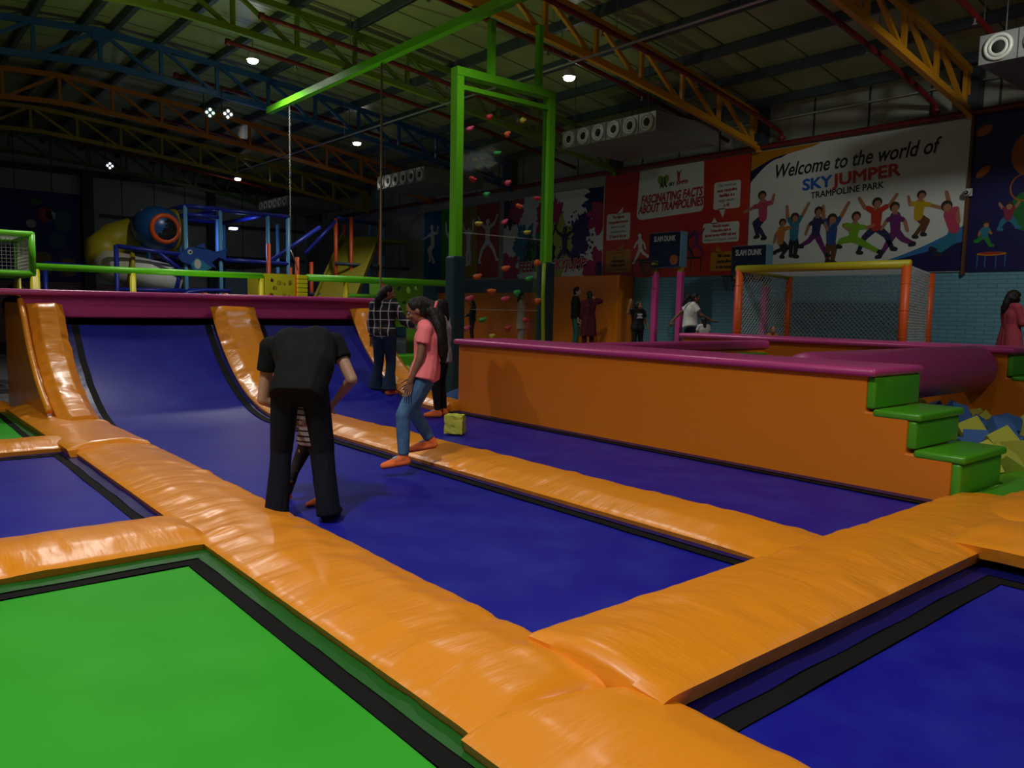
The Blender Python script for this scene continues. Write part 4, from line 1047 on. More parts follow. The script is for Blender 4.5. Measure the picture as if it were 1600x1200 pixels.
def holed(lb, x0, x1, y0, y1, z0, z1, m_, holes, side):
    t = thing('holed_play_wall', lb, 'climbing panel', ((x0 + x1) / 2, y0, z0))
    f = M().box(x0, x1, y0, y0 + .08, z0, z1).build('front_panel', m_, t)
    c = M()
    for hx, hz, r in holes: c.tube([(hx, y0 - .1, hz), (hx, y0 + .3, hz)], r, 16)
    co = c.build('cutter', m_, t)
    bo = f.modifiers.new('holes', 'BOOLEAN'); bo.operation = 'DIFFERENCE'; bo.object = co; bo.solver = 'EXACT'; bo.use_self = True
    bpy.context.view_layer.update()
    me = bpy.data.meshes.new_from_object(f.evaluated_get(bpy.context.evaluated_depsgraph_get()))
    f.modifiers.clear(); f.data = me; bpy.data.objects.remove(co)
    if side:
        M().box(x1, x1 + .03, y0 - .02, y1, z0, z1).build('edge_strip', RED_PT, t)
        g = M()
        for k in range(9): g.rbox(x1 + .03, x1 + .28, y0 - .05, y0 + .05, z0 + (z1 - z0) * k / 9 + .005, z0 + (z1 - z0) * (k + 1) / 9 - .005, .02)
        g.build('ribbed_side', YEL_PT, t)
    M().box(x1 - .06, x1, y0 + .08, y1, -.16, z1).build('side_wall', m_, t)
    M().box(x0, x0 + .06, y0 + .08, y1, -.16, z1).build('side_wall', m_, t)
    return t
YP = mat('yellow_plastic', (.45, .36, .012), .45)
holed('yellow plastic climbing panel with round holes between the two green rails', 6.56, 7.22, 15.95, 16.9, 1.2, 2.04, YP,
      [(6.72, 1.90, .045), (6.87, 1.85, .06), (6.98, 1.83, .04), (7.11, 1.86, .06), (6.78, 1.74, .05), (6.70, 1.58, .06), (6.85, 1.56, .045), (6.97, 1.58, .05), (7.10, 1.56, .045), (6.78, 1.40, .05), (7.0, 1.40, .05)], True)
holed('lime green climbing panel with round holes left of the dark pole', 9.95, 11.1, 16.9, 17.6, .9, 2.02, mat('lime_plastic', (.14, .34, .012), .45),
      [(10.15, 1.80, .08), (10.4, 1.85, .06), (10.68, 1.82, .09), (10.9, 1.88, .06), (10.28, 1.55, .07), (10.55, 1.5, .06), (10.8, 1.55, .08)], False)
# green net cage at the left edge
t = thing('play_cage', 'small green framed net cage on yellow legs at the left edge', 'play cage', (1.5, 15.6, -.16))
cg = [(.2, 15.0), (2.25, 15.0), (2.25, 16.6), (.2, 16.6)]
for z in (1.82, 2.46):
    for i in range(4):
        a, b = cg[i], cg[(i + 1) % 4]
        M().tube([(a[0], a[1], z), (b[0], b[1], z)], .05, 10).build('frame_tube', GREEN_PT, t, True)
for x, y in cg:
    M().tube([(x, y, 1.82), (x, y, 2.46)], .05, 10).build('corner_post', GREEN_PT, t, True)
    M().tube([(x, y, -.16), (x, y, 1.78)], .05, 10).build('leg', YEL_PT, t, True)
g = M()
def fnet(P, nu, nv):
    for i in range(nu + 1): g.bar(P(i / nu, 0), P(i / nu, 1), .006)
    for j in range(nv + 1): g.bar(P(0, j / nv), P(1, j / nv), .006)
fnet(lambda u, v: (.2 + 2.05 * u, 15.0, 1.82 + .64 * v), 34, 11)
fnet(lambda u, v: (2.25, 15.0 + 1.6 * u, 1.82 + .64 * v), 27, 11)
fnet(lambda u, v: (.2 + 2.05 * u, 15.0 + 1.6 * v, 2.46), 34, 27)
g.build('net', mat('net_dark', (.42, .43, .38), .8), t)
M().box(.2, 2.25, 15.0, 16.6, 1.80, 1.83).build('cage_floor', mat('cage_floor_grey', (.18, .18, .17), .6), t)

# ================================================================ blue play structure
t = thing('play_structure', 'blue tube play structure with a ball shaped pod and tunnel slides', 'play structure', (7.0, 23.5, -.16))
def post(x, y, z0, z1, m_=LBLUE_PT, r=.055, nm='post'): M().tube([(x, y, z0), (x, y, z1)], r, 10).build(nm, m_, t, True)
for x, y, z1 in ((6.87, 22, 3.97), (7.8, 22, 3.94), (8.4, 24, 3.95), (9.15, 22, 3.92), (9.75, 22, 3.9), (6.87, 25.5, 3.97), (7.8, 25.5, 3.94), (9.15, 25.5, 3.9), (7.25, 23.2, 3.9), (10.3, 24.0, 3.9)):
    post(x, y, -.16, z1)
def beam(a, b, m_=BLUE_PT, r=.06, nm='cross_tube'): M().tube([a, b], r, 10).build(nm, m_, t, True)
for z in (3.97, 2.62):
    beam((6.87, 22, z), (7.8, 22, z)); beam((7.8, 22, z - .02), (9.75, 22, z - .04)); beam((6.87, 22, z), (6.87, 25.5, z)); beam((7.8, 22, z), (7.8, 25.5, z)); beam((6.87, 25.5, z), (9.15, 25.5, z))
    beam((9.15, 22, z - .02), (9.15, 25.5, z - .02))
beam((6.87, 22.02, 3.75), (7.8, 22.02, 3.75)); beam((6.87, 22, 3.72), (6.87, 25.5, 3.72))
for a, b in (((5.15, 22, 2.80), (6.87, 22, 2.66)), ((5.15, 22, 1.70), (6.87, 22, 1.72)), ((6.1, 22, 2.75), (6.8, 22, 2.2)), ((3.55, 22, 2.28), (5.15, 22, 2.2)), ((7.8, 22, 2.2), (8.5, 22, 2.2)), ((9.2, 22, 2.62), (10.9, 22.3, 3.75)), ((6.87, 22, 1.74), (8.0, 22, 1.76))): beam(a, b)
for x, z1 in ((5.15, 2.82), (3.55, 2.3)): post(x, 22, -.16, z1, BLUE_PT, .06)
M().tube([(6.3, 21.6, 1.25), (6.5, 21.6, 1.52), (6.8, 21.6, 1.68), (7.2, 21.6, 1.74), (7.9, 21.6, 1.74)], .05, 8).build('curved_rail', BLUE_PT, t, True)
for x, z0, z1, y in ((7.15, -.16, 1.68, 21.4), (7.70, -.16, 1.68, 21.4), (8.75, .5, 3.05, 21.0), (9.35, .5, 2.7, 20.5)): post(x, y, z0, z1, RED_PT)
M().box(6.9, 9.7, 22.05, 25.4, 2.50, 2.56).build('deck', mat('deck_dark', (.02, .03, .06), .6), t)
M().box(7.9, 9.7, 21.96, 21.99, 1.2, 2.3).build('wall_mat', mat('navy_mat', (.012, .03, .06), .6), t)
for x in (8.6, 9.0, 9.3):
    M().prism([(x, 1.9), (x + .18, 2.0), (x + .18, 2.10), (x, 2.0)], 'y', 21.955, 21.99).build('mat_stripe', YEL_PT, t)
# ball pod
M().ell((6.32, 22.6, 3.36), (.64, .64, .60), 26, 18).build('ball_pod', mat('pod_blue', (.015, .09, .30), .3), t, True)
dv = Vector((.10, -1, -.05)).normalized(); pc = Vector((6.32, 22.6, 3.36)) + dv * .52
M().ring(pc, dv, .34, .07, 28, 10).build('pod_window_rim', RED_PT, t, True)
M().ell(pc - dv * .02, (Vector((.33, 0, 0)), Vector((0, .14, 0)), Vector((0, 0, .33))), 20, 12).build('pod_window', mat('dark_dome', (.015, .015, .02), .08), t, True)
M().ring((6.75, 22.75, 3.36), (1, .2, 0), .52, .07, 24, 8).build('pod_collar', YP, t, True)
M().tube([(5.9, 23.2, 3.25), (5.4, 23.3, 3.05), (5.05, 23.1, 2.75), (5.05, 22.8, 2.45)], [.42, .44, .44, .42], 20).build('tunnel_slide', YP, t, True)
M().tube([(5.05, 22.9, 2.50), (5.25, 22.75, 2.30), (5.60, 22.65, 2.25)], [.42, .42, .40], 20).build('tunnel_slide', mat('tunnel_cream', (.50, .47, .36), .45), t, True)
M().ring((5.62, 22.65, 2.25), (1, -.1, -.15), .40, .06, 24, 8).build('tunnel_flange', YP, t, True)
M().tube([(5.62, 22.65, 2.25), (6.2, 22.6, 2.12), (6.85, 22.55, 1.98)], [.38, .40, .40], 20).build('tunnel_slide', mat('tunnel_white', (.78, .80, .76), .4), t, True)
M().ring((6.75, 22.56, 2.0), (1, -.1, -.18), .40, .06, 24, 8).build('tunnel_flange', BLUE_PT, t, True)
# shark panel
sh = thing('shark_panel', 'blue cartoon fish cut-out panel hung on the front of the play structure', 'sign', (7.2, 21.85, 2.2))
def spoly(p, m_, nm, l): M().prism(p, 'y', 21.86 - .008 * l, 21.90).build(nm, m_, sh)
SB = mat('fish_blue', (.015, .07, .34), .4)
spoly([(6.62, 2.62), (6.72, 2.74), (6.88, 2.86), (7.05, 2.90), (7.35, 2.86), (7.60, 2.80), (7.80, 2.86), (7.95, 2.92), (7.86, 2.74), (7.88, 2.58), (7.70, 2.66), (7.50, 2.50), (7.62, 2.36), (7.36, 2.40), (7.2, 2.28), (7.0, 2.26), (6.92, 2.42), (6.72, 2.48)], SB, 'body', 1)
spoly([(6.95, 2.45), (7.1, 2.62), (7.3, 2.5), (7.5, 2.36), (7.3, 2.26), (7.05, 2.24)], mat('fish_teal', (.03, .22, .36), .4), 'belly', 2)
spoly(circ(7.12, 2.44, .09, 18, .13), mat('fish_white', (.55, .58, .55), .4), 'mouth', 3)
spoly(circ(6.93, 2.75, .065, 16), MATS['fish_white'], 'eye', 2); spoly(circ(6.94, 2.75, .028, 12), INKB, 'pupil', 3)
spoly([(7.05, 2.88), (7.3, 3.02), (7.35, 2.84)], SB, 'fin', 1)
# yellow slide with red posts
t = thing('play_slide', 'wide yellow slide with red posts at the back right of the play area', 'slide', (12.5, 24, -.16))
DY = mat('slide_yellow', (.28, .24, .010), .5)
def slab(a, b, y0, y1, th):
    return M().prism([a, b, (b[0], b[1] - th), (a[0], a[1] - th)], 'y', y0, y1)
sd_, sw_ = Vector((-.75, -.66, 0)), Vector((.66, -.75, 0)); top_, bot_ = Vector((13.35, 24.2, 3.75)), Vector((10.9, 22.05, .75))
def chute(off, w, up, th):
    a, b = top_ + sw_ * off + Vector((0, 0, up)), bot_ + sw_ * off + Vector((0, 0, up)); h = sw_ * (w / 2); d_ = Vector((0, 0, th))
    return M().loft([[a - h, a + h, a + h - d_, a - h - d_], [b - h, b + h, b + h - d_, b - h - d_]])
chute(0, 1.25, 0, .08).build('slide_bed', DY, t)
for o_ in (-.65, .65): chute(o_, .07, .14, .24).build('side_rail', DY, t)
M().box(13.0, 15.2, 24.3, 25.6, 3.66, 3.75).build('slide_platform', DY, t)
for x, z0, z1, y in ((11.95, 1.2, 4.18, 23.3), (12.50, -.16, 4.27, 23.3), (13.57, -.16, 4.30, 23.3), (13.1, 3.0, 4.2, 24.9), (11.1, .6, 2.75, 23.3), (10.4, .3, 2.55, 23.3)): post(x, y, z0, z1, RED_PT, .06)
for x in (14.65, 14.1): post(x, 24.9, -.16, 4.3, LBLUE_PT, .05)
beam((11.9, 23.25, 2.75), (14.65, 23.25, 2.70), DSTEEL); beam((11.0, 23.25, 1.75), (13.0, 23.25, 1.72), DSTEEL)
beam((10.9, 23.3, 3.0), (12.0, 23.3, 4.15), BLUE_PT); beam((12.0, 23.3, 4.2), (14.65, 24.9, 4.3), BLUE_PT)
# low items on the far floor
for x, y, z, w, h, c, lb in ((4.6, 20.4, -.16, .5, 1.75, (.05, .22, .26), 'teal padded bin behind the ramp, left of the light blue one'), (5.45, 20.2, -.16, .55, 1.72, (.22, .42, .50), 'light blue padded bin behind the ramp, below the white slide')):
    tag(M().rbox(x - w / 2, x + w / 2, y, y + .4, z, z + h, .05).build('padded_bin', mat('bin_%d' % int(x * 10), c, .5)), lb, 'bin')
M().rbox(8.5, 8.7, 23.1, 23.3, 3.56, 3.62, .01).build('blue_light', mat('blue_led', (1, 1, 1), .4, emit=(.35, .45, 1), estr=5), bpy.data.objects['play_structure'])
pg = bpy.data.lights.new('play_glow', 'POINT'); pg.energy = 35; pg.color = (.35, .45, 1.0); pg.shadow_soft_size = .2
po = bpy.data.objects.new('play_glow', pg); po.location = (8.6, 23.2, 3.5); COL.objects.link(po)
# ================================================================ people
SK1 = mat('skin_light', (.42, .23, .15), .5, bump=((40, 40, 40), .1, .003))
SK2 = mat('skin_brown', (.20, .085, .045), .5, bump=((40, 40, 40), .1, .003))
SK3 = mat('skin_mid', (.30, .15, .09), .5, bump=((40, 40, 40), .1, .003))
HAIR = mat('black_hair', (.007, .005, .0045), .55, spec=.3, bump=((70, 70, 9), .8, .015))
SOCK = mat('orange_sock', (.85, .16, .035), .85); PATCH = mat('grey_patch', (.28, .34, .36), .8)
EYEW = mat('eye_white', (.55, .53, .5), .3); LIP = mat('lip', (.22, .06, .05), .5); EYEB = mat('eye_dark', (.01, .008, .007), .2)
def cloth(name, col, rough=.85, var=None): return mat('cloth_' + name, col, rough, spec=.2, bump=((9, 9, 5), .5, .03), var=var)

DEF = dict(pel=(0, 0, .95), wai=(0, .0, 1.10), che=(0, -.01, 1.27), nk=(0, -.015, 1.425), hd=(0, .025, 1.565), fac=(0, 1, 0), up=(0, 0, 1),
           shr=(.165, -.015, 1.385), elr=(.20, -.04, 1.11), wrr=(.205, .03, .875), hnr=(0, .15, -1), thr=(-.5, .7, -.4),
           shl=(-.165, -.015, 1.385), ell=(-.20, -.04, 1.11), wrl=(-.205, .03, .875), hnl=(0, .15, -1), thl=(.5, .7, -.4),
           hir=(.09, 0, .91), knr=(.10, .03, .49), anr=(.10, -.02, .085), tor=(.12, .15, .03),
           hil=(-.09, 0, .91), knl=(-.10, .03, .49), anl=(-.10, -.02, .085), tol=(-.12, .15, .03))
def remeshed(m, vox, sm=4):
    """one continuous smooth surface from overlapping closed pieces"""
    me = bpy.data.meshes.new('r'); me.from_pydata([tuple(v) for v in m.v], [], m.f); me.update()
    ob = bpy.data.objects.new('r', me); COL.objects.link(ob)
    r = ob.modifiers.new('r', 'REMESH'); r.mode = 'VOXEL'; r.voxel_size = vox
    s_ = ob.modifiers.new('s', 'SMOOTH'); s_.factor = .5; s_.iterations = sm
    bpy.context.view_layer.update()
    out = bpy.data.meshes.new_from_object(ob.evaluated_get(bpy.context.evaluated_depsgraph_get()))
    bpy.data.objects.remove(ob); bpy.data.meshes.remove(me)
    out.materials.clear()
    return out
def put(me, name, mats, parent, extra=None):
    for q in (mats if isinstance(mats, (list, tuple)) else [mats]): me.materials.append(q)
    me.polygons.foreach_set('use_smooth', [True] * len(me.polygons)); me.name = name
    if extra is not None and extra.v:
        import bmesh
        e = bpy.data.meshes.new('e'); e.from_pydata([tuple(v) for v in extra.v], [], extra.f)
        bm = bmesh.new(); bm.from_mesh(me); bm.from_mesh(e)
        for f in bm.faces: f.smooth = True
        bmesh.ops.recalc_face_normals(bm, faces=bm.faces)
        bm.to_mesh(me); bm.free()
    o = bpy.data.objects.new(name, me); COL.objects.link(o); o.parent = parent
    return o

class Person:
    def __init__(s, label, base, yaw, H=1.7, pose=None, group=None, vox=.012, wide=1.0, hip=1.0):
        s.t = thing('person', label, 'person', base, group); s.t.rotation_euler = (0, 0, math.radians(yaw))
        s.k = H / 1.7; s.vox = vox; s.wide = wide; s.hip = hip
        P = dict(DEF); P.update(pose or {}); s.P = {a: Vector(b) for a, b in P.items()}
        for a in ('fac', 'up', 'hnr', 'hnl', 'thr', 'thl'): s.P[a] = s.P[a].normalized()
    def j(s, n): return s.P[n] * s.k if n not in ('fac', 'up') else s.P[n]
    def torso(s, m, inf=0., lo='pel', flat=False):
        k = s.k; w = s.wide; r = (s.P['shr'] - s.P['shl']).normalized(); hr = (s.P['hir'] - s.P['hil']).normalized()
        seq = [('pel', .108 * s.hip, .068 * s.hip, hr), ('wai', .098 * w, .050 * w, (r + hr).normalized()), ('che', .105 * w, .072 * w, r)]
        if lo == 'wai': seq = seq[1:]
        for sg in (-1, 1):
            for a, b in zip(seq, seq[1:]):
                m.cap(s.P[a[0]] * k + a[3] * (sg * a[2] * k), s.P[b[0]] * k + b[3] * (sg * b[2] * k), (a[1] + inf) * k, (b[1] + inf) * k)
            sh = s.P['shr' if sg > 0 else 'shl'] * k
            m.cap(s.P['che'] * k + r * (sg * .065 * w * k), sh.lerp(s.P['nk'] * k, .18), (.10 * w + inf) * k, (.058 + inf) * k)
            m.cap(sh, s.P['nk'] * k - Vector((0, 0, .02 * k)), (.056 + inf) * k, (.050 + inf) * k)
        m.cap(s.P['pel'] * k, s.P['che'] * k, (.10 + inf) * k, (.11 + inf) * k)
    def arm(s, m, sd, inf=0., upto=1.0, flat=False, low=False):
        k = s.k; a, b, c = s.P['sh' + sd] * k, s.P['el' + sd] * k, s.P['wr' + sd] * k
        if low or upto > 1:
            m.cap(a, b, (.050 + inf) * k, (.040 + inf) * k)
            f = 1 if not low else min(upto - 1, 1)
            m.cap(b, b.lerp(c, f), (.041 + inf) * k, (.041 + (.027 - .041) * f + inf) * k, flat=flat)
        else:
            m.cap(a, a.lerp(b, upto), (.050 + inf) * k, (.050 - .010 * upto + inf * 1.2) * k, flat=flat)
    def hand(s, m, f, sd, curl=.5, grip=False):
        """palm into m (fused), five separate fingers into f"""
        k = s.k; w = s.P['wr' + sd] * k; d = s.P['hn' + sd]; th = s.P['th' + sd]
        n = (th - d * th.dot(d)).normalized(); pal = d.cross(n).normalized()  # n: thumb side, pal: palm normal
        if sd == 'l': pal = -pal
        e = w + d * (.085 * k)
        for q, (o0, o1) in enumerate(((.018, .030), (.006, .010), (-.006, -.010), (-.016, -.028))):
            m.cap(w + n * (o0 * k), e + n * (o1 * k), .0165 * k, .0125 * k, 8)
        for q, (o1, L) in enumerate(((.030, .072), (.010, .080), (-.010, .074), (-.028, .058))):
            p = e + n * (o1 * k); dr = (d + n * (o1 * 2.2)).normalized(); r = .0088 * k
            for seg, fl in enumerate((.44, .32, .24)):
                a = curl * (.35 + .35 * seg) + (.10 * q if not grip else 0)
                dr = (dr * math.cos(a) + pal * math.sin(a)).normalized(); p2 = p + dr * (L * fl * 1.05 * k)
                f.cap(p, p2, r, r * .9, 7); p = p2; r *= .9
        p = w + d * (.022 * k) + n * (.022 * k); dr = (d * .62 + n * .72 + pal * .25).normalized(); r = .0105 * k
        for L, a in ((.040, 0), (.030, .3), (.022, .35)):
            dr = (dr * math.cos(a) + (d * .7 + pal * .4).normalized() * math.sin(a)).normalized(); p2 = p + dr * L * k
            f.cap(p, p2, r, r * .88, 7); p = p2; r *= .9
    def leg(s, m, sd, inf=0., ra=(.088, .058, .056, .037), flat=False, end=1.0):
        k = s.k; a, b, c = s.P['hi' + sd] * k, s.P['kn' + sd] * k, s.P['an' + sd] * k
        m.cap(a, b, (ra[0] * s.hip + inf) * k, (ra[1] + inf) * k); m.cap(b, b.lerp(c, .35), (ra[2] + inf) * k, (ra[2] * .98 + inf) * k)
        m.cap(b.lerp(c, .35), b.lerp(c, end), (ra[2] * .98 + inf) * k, (ra[3] + inf) * k, flat=flat)
    def foot(s, m, sd, inf=0.):
        k = s.k; c = s.P['an' + sd] * k; t_ = s.P['to' + sd] * k
        d = (t_ - c); d = Vector((d.x, d.y, d.z)); hl = c - Vector((d.x, d.y, 0)).normalized() * (.028 * k) + Vector((0, 0, -.040 * k)) if abs(d.z) < .2 * k else c - d.normalized() * .02 * k
        m.cap(c + Vector((0, 0, .02 * k)), hl, (.036 + inf) * k, (.036 + inf) * k)
        m.cap(hl, t_, (.036 + inf) * k, (.026 + inf) * k); m.cap(c, t_, (.036 + inf) * k, (.024 + inf) * k)
        sd_ = d.cross(Vector((0, 0, 1))).normalized() * .017 * k
        m.cap(hl.lerp(t_, .6) + sd_, t_ + sd_ * .6, (.028 + inf) * k, (.022 + inf) * k); m.cap(hl.lerp(t_, .6) - sd_, t_ - sd_ * .6, (.028 + inf) * k, (.022 + inf) * k)
    def hax(s):
        f = s.P['fac']; u = s.P['up']; r = f.cross(u).normalized(); u = r.cross(f).normalized(); return r, f, u
    def head(s, m, big=1.0):
        k = s.k * big; c = s.P['hd'] * s.k; r, f, u = s.hax()
        m.ell(c + u * .02 * k, (r * .076 * k, f * .095 * k, u * .098 * k), 20, 14)
        m.ell(c + f * .022 * k - u * .045 * k, (r * .058 * k, f * .068 * k, u * .075 * k), 18, 12)
        m.ell(c + f * .062 * k - u * .095 * k, (r * .028 * k, f * .026 * k, u * .022 * k), 12, 8)
        m.cap(c + f * .090 * k + u * .012 * k, c + f * .112 * k - u * .030 * k, .010 * k, .0145 * k, 8)
        m.cap(c + f * .100 * k - u * .034 * k + r * .010 * k, c + f * .100 * k - u * .034 * k - r * .010 * k, .010 * k, .010 * k, 8)
        for sg in (-1, 1):
            m.ell(c + r * (sg * .078 * k) - f * .008 * k - u * .012 * k, (r * .011 * k, f * .022 * k, u * .033 * k), 10, 8)
            m.ell(c + r * (sg * .036 * k) + f * .070 * k - u * .030 * k, (r * .024 * k, f * .022 * k, u * .022 * k), 10, 8)
            m.cap(c + r * (sg * .014 * k) + f * .088 * k + u * .028 * k, c + r * (sg * .050 * k) + f * .074 * k + u * .026 * k, .009 * k, .008 * k, 8)
        m.cap(s.P['nk'] * s.k - Vector((0, 0, .02)) * s.k, c - u * .05 * k - f * .01 * k, .052 * s.k, .047 * k)
        m.cap(c + r * .020 * k + f * .084 * k - u * .064 * k, c - r * .020 * k + f * .084 * k - u * .064 * k, .010 * k, .010 * k, 8)
    def face(s, big=1.0):
        k = s.k * big; c = s.P['hd'] * s.k; r, f, u = s.hax(); off = s.t.location
        for sg in (-1, 1):
            e = c + r * (sg * .034 * k) + f * .0805 * k + u * .008 * k
            g = M().mi(0); g.ell(e, (r * .0135 * k, f * .010 * k, u * .0075 * k), 10, 8); g.mi(1).ell(e + f * .0055 * k, (r * .0058 * k, f * .006 * k, u * .0058 * k), 8, 6)
            s.part(g, 'eye', [EYEW, EYEB])
            b = M(); b.cap(c + r * (sg * .016 * k) + f * .094 * k + u * .030 * k, c + r * (sg * .052 * k) + f * .078 * k + u * .030 * k, .0042 * k, .003 * k, 6)
            s.part(b, 'eyebrow', HAIR)
        g = M(); g.cap(c + r * .018 * k + f * .0925 * k - u * .064 * k, c - r * .018 * k + f * .0925 * k - u * .064 * k, .0055 * k, .0055 * k, 8)
        g.cap(c + r * .012 * k + f * .0925 * k - u * .071 * k, c - r * .012 * k + f * .0925 * k - u * .071 * k, .0058 * k, .0058 * k, 8)
        s.part(g, 'lips', LIP)
    def part(s, m, name, mats, smooth=True):
        o = M(); o.v = [tuple(Vector(v) + s.t.location) for v in m.v]; o.f = m.f; o.m = m.m
        return o.build(name, mats, s.t, smooth)
    def rpart(s, m, name, mats, vox=None, extra=None, sm=4):
        return put(remeshed(m, vox or s.vox, sm), name, mats, s.t, extra)
    def hair(s, tail=None, kind='cap', big=1.0, mt=None):
        k = s.k * big; c = s.P['hd'] * s.k; r, f, u = s.hax(); m = M()
        m.ell(c + u * .034 * k - f * .016 * k, (r * .086 * k, f * .098 * k, u * .094 * k), 20, 14)
        m.ell(c - f * .045 * k - u * .022 * k, (r * .074 * k, f * .062 * k, u * .085 * k), 16, 10)
        if kind == 'bob':
            for sg in (-1, 1):
                m.cap(c + r * sg * .062 * k - f * .02 * k + u * .02 * k, c + r * sg * .075 * k - f * .03 * k - u * .17 * k, .042 * k, .048 * k)
                m.cap(c + r * sg * .035 * k - f * .06 * k, c + r * sg * .040 * k - f * .075 * k - u * .18 * k, .05 * k, .052 * k, flat=True)
        if kind == 'curly':
            rr = random.Random(7)
            for q in range(26):
                a = rr.uniform(0, 2 * PI); b = rr.uniform(-.7, 1.2)
                d = r * math.cos(a) + f * (math.sin(a) * .9 - .35) + u * b
                m.ell(c + d.normalized() * .095 * k - f * .02 * k, (.034 * k,) * 3, 8, 6)
        for tl in (tail or []):
            pts = [Vector(p[:3]) * s.k for p in tl]; rad = [p[3] * s.k for p in tl]
            for a, b, ra, rb in zip(pts, pts[1:], rad, rad[1:]): m.cap(a, b, ra, rb)
        return s.rpart(m, 'hair', mt or HAIR, s.vox)
    def body(s, skin, hands=True, curl=(.5, .5), feet=True, grip=(False, False), headbig=1.0):
        m = M(); f = M()
        s.torso(m); s.head(m, headbig)
        for i, sd in enumerate('rl'):
            s.arm(m, sd, upto=2)
            s.hand(m, f, sd, curl[i], grip[i])
            s.leg(m, sd)
            s.foot(m, sd)
        return s.rpart(m, 'body', skin, s.vox * .8, f)
    def shirt(s, mt, sleeve=.55, inf=.016, hem=0., name='shirt', flare=0.):
        m = M(); s.torso(m, inf)
        for sd in 'rl': s.arm(m, sd, inf + .004, min(sleeve, 1) if sleeve <= 1 else sleeve, flat=sleeve <= 1, low=sleeve > 1)
        k = s.k
        if hem:
            hr = (s.P['hir'] - s.P['hil']).normalized(); p = s.P['pel'] * k; dn = (s.P['pel'] - s.P['wai']).normalized()
            for sg in (-1, 0, 1): m.cap(p + hr * sg * .07 * s.hip * k, p + hr * sg * (.08 * s.hip + flare) * k + dn * hem * k, (.112 * s.hip + inf) * k, (.108 * s.hip + inf + flare * .6) * k, flat=True)
        return s.rpart(m, name, mt)
    def trousers(s, mt, inf=.010, ra=(.088, .058, .056, .037), end=.97, name='trousers'):
        m = M(); k = s.k
        hr = (s.P['hir'] - s.P['hil']).normalized(); p = s.P['pel'] * k
        for sg in (-1, 1): m.cap(p + hr * sg * .06 * s.hip * k + (s.P['wai'] - s.P['pel']) * .35 * k, p + hr * sg * .075 * s.hip * k - Vector((0, 0, .03)) * k, .098 * s.hip * k + inf * k, .108 * s.hip * k + inf * k)
        for sd in 'rl': s.leg(m, sd, inf, ra, True, end)
        return s.rpart(m, name, mt)
    def sock(s, sd, mt, patch=False, name='sock', inf=.007, up=.05):
        m = M(); s.foot(m, sd, inf); k = s.k; c = s.P['an' + sd] * k
        m.cap(c, c.lerp(s.P['kn' + sd] * k, up / .4), (.040 + inf) * k, (.040 + inf) * k, flat=True)
        o = s.rpart(m, name, mt, s.vox * .7, sm=3)
        if patch:
            a = s.P['an' + sd] * k; b = s.P['to' + sd] * k; q = a.lerp(b, .42) + Vector((0, 0, .032)) * k; d = (b - a).normalized()
            g = M(); w = d.cross(Vector((0, 0, 1))).normalized(); n = w.cross(d).normalized()
            g.ell(q, (d * .042 * k, w * .030 * k, n * .014 * k), 10, 8); pp = s.part(g, 'sock_patch', PATCH); pp.parent = o
        return o
    def kurta(s, mt, hem=.55, sleeve=1.8, flare=.10, inf=.018, name='kurta'):
        return s.shirt(mt, sleeve, inf, hem, name, flare)

VD = 50.2  # heading of the viewing direction, degrees from +x
def yaw(d): return d - 90.0   # local forward is +y
# --- man in black bending over the toddler (seen from behind)
p = Person('man in black T-shirt and dark jeans bending over a small child, back turned', (2.27, 4.92, -.055), yaw(VD + 2), 1.74,
           dict(pel=(0, -.06, .90), wai=(.015, .05, 1.02), che=(-.035, .22, 1.14), nk=(-.07, .42, 1.165), hd=(-.15, .53, 1.12), fac=(-.1, .45, -.9), up=(0, .9, .4),
                shr=(.15, .33, 1.165), elr=(.285, .24, .92), wrr=(.15, .44, .76), hnr=(-.55, .5, -.6), thr=(-.3, .8, .3),
                shl=(-.285, .31, 1.13), ell=(-.345, .33, .76), wrl=(-.17, .46, .66), hnl=(.6, .5, -.6), thl=(.3, .8, .3),
                hir=(.095, -.05, .87), knr=(.135, .02, .47), anr=(.175, -.03, .085), tor=(.20, .15, .03),
                hil=(-.095, -.05, .87), knl=(-.14, .02, .47), anl=(-.16, -.03, .085), tol=(-.19, .14, .03)), vox=.010, wide=1.16, hip=.92)
p.body(SK1, curl=(.7, .7)); p.hair(mt=HAIR)
p.shirt(cloth('black_tee', (.005, .005, .006)), .46, .018, .10, 'shirt', -.012)
p.trousers(cloth('navy_jeans', (.005, .007, .016)), .012, (.090, .064, .060, .070), 1.12, 'jeans')
for sd in 'rl': p.sock(sd, cloth('black_sock', (.01, .01, .012)))
g = M(); k_ = p.k; w_ = p.P['wrl'] * k_; e_ = p.P['ell'] * k_; g.tube([w_.lerp(e_, .10), w_.lerp(e_, .20)], .036 * k_, 12); p.part(g, 'wrist_band', BLACK)
# --- toddler behind him
p = Person('toddler in a striped top and dark flowered leggings, half hidden behind the bent man', (2.52, 5.30, -.055), yaw(VD + 160), .86,
           dict(hir=(.09, 0, .86), hil=(-.09, 0, .86), knr=(.26, .06, .46), knl=(-.12, .04, .46), anl=(-.14, .02, .085), tol=(-.06, .20, .03), anr=(.42, .0, .085), tor=(.46, .2, .03),
                elr=(.24, .10, 1.12), wrr=(.16, .32, 1.20), hnr=(0, .8, .4), ell=(-.24, .10, 1.12), wrl=(-.16, .32, 1.20), hnl=(0, .8, .4), hd=(0, .02, 1.62)), vox=.0085, wide=1.15, hip=1.15)
p.body(SK1, headbig=1.35); p.hair(big=1.35, mt=mat('dark_brown_hair', (.03, .015, .01), .45)); p.face(1.35)
p.shirt(stripes_mat('striped_top', (.48, .46, .52), (.02, .02, .05), 'Z', 26, .32), .6, .022, .08)
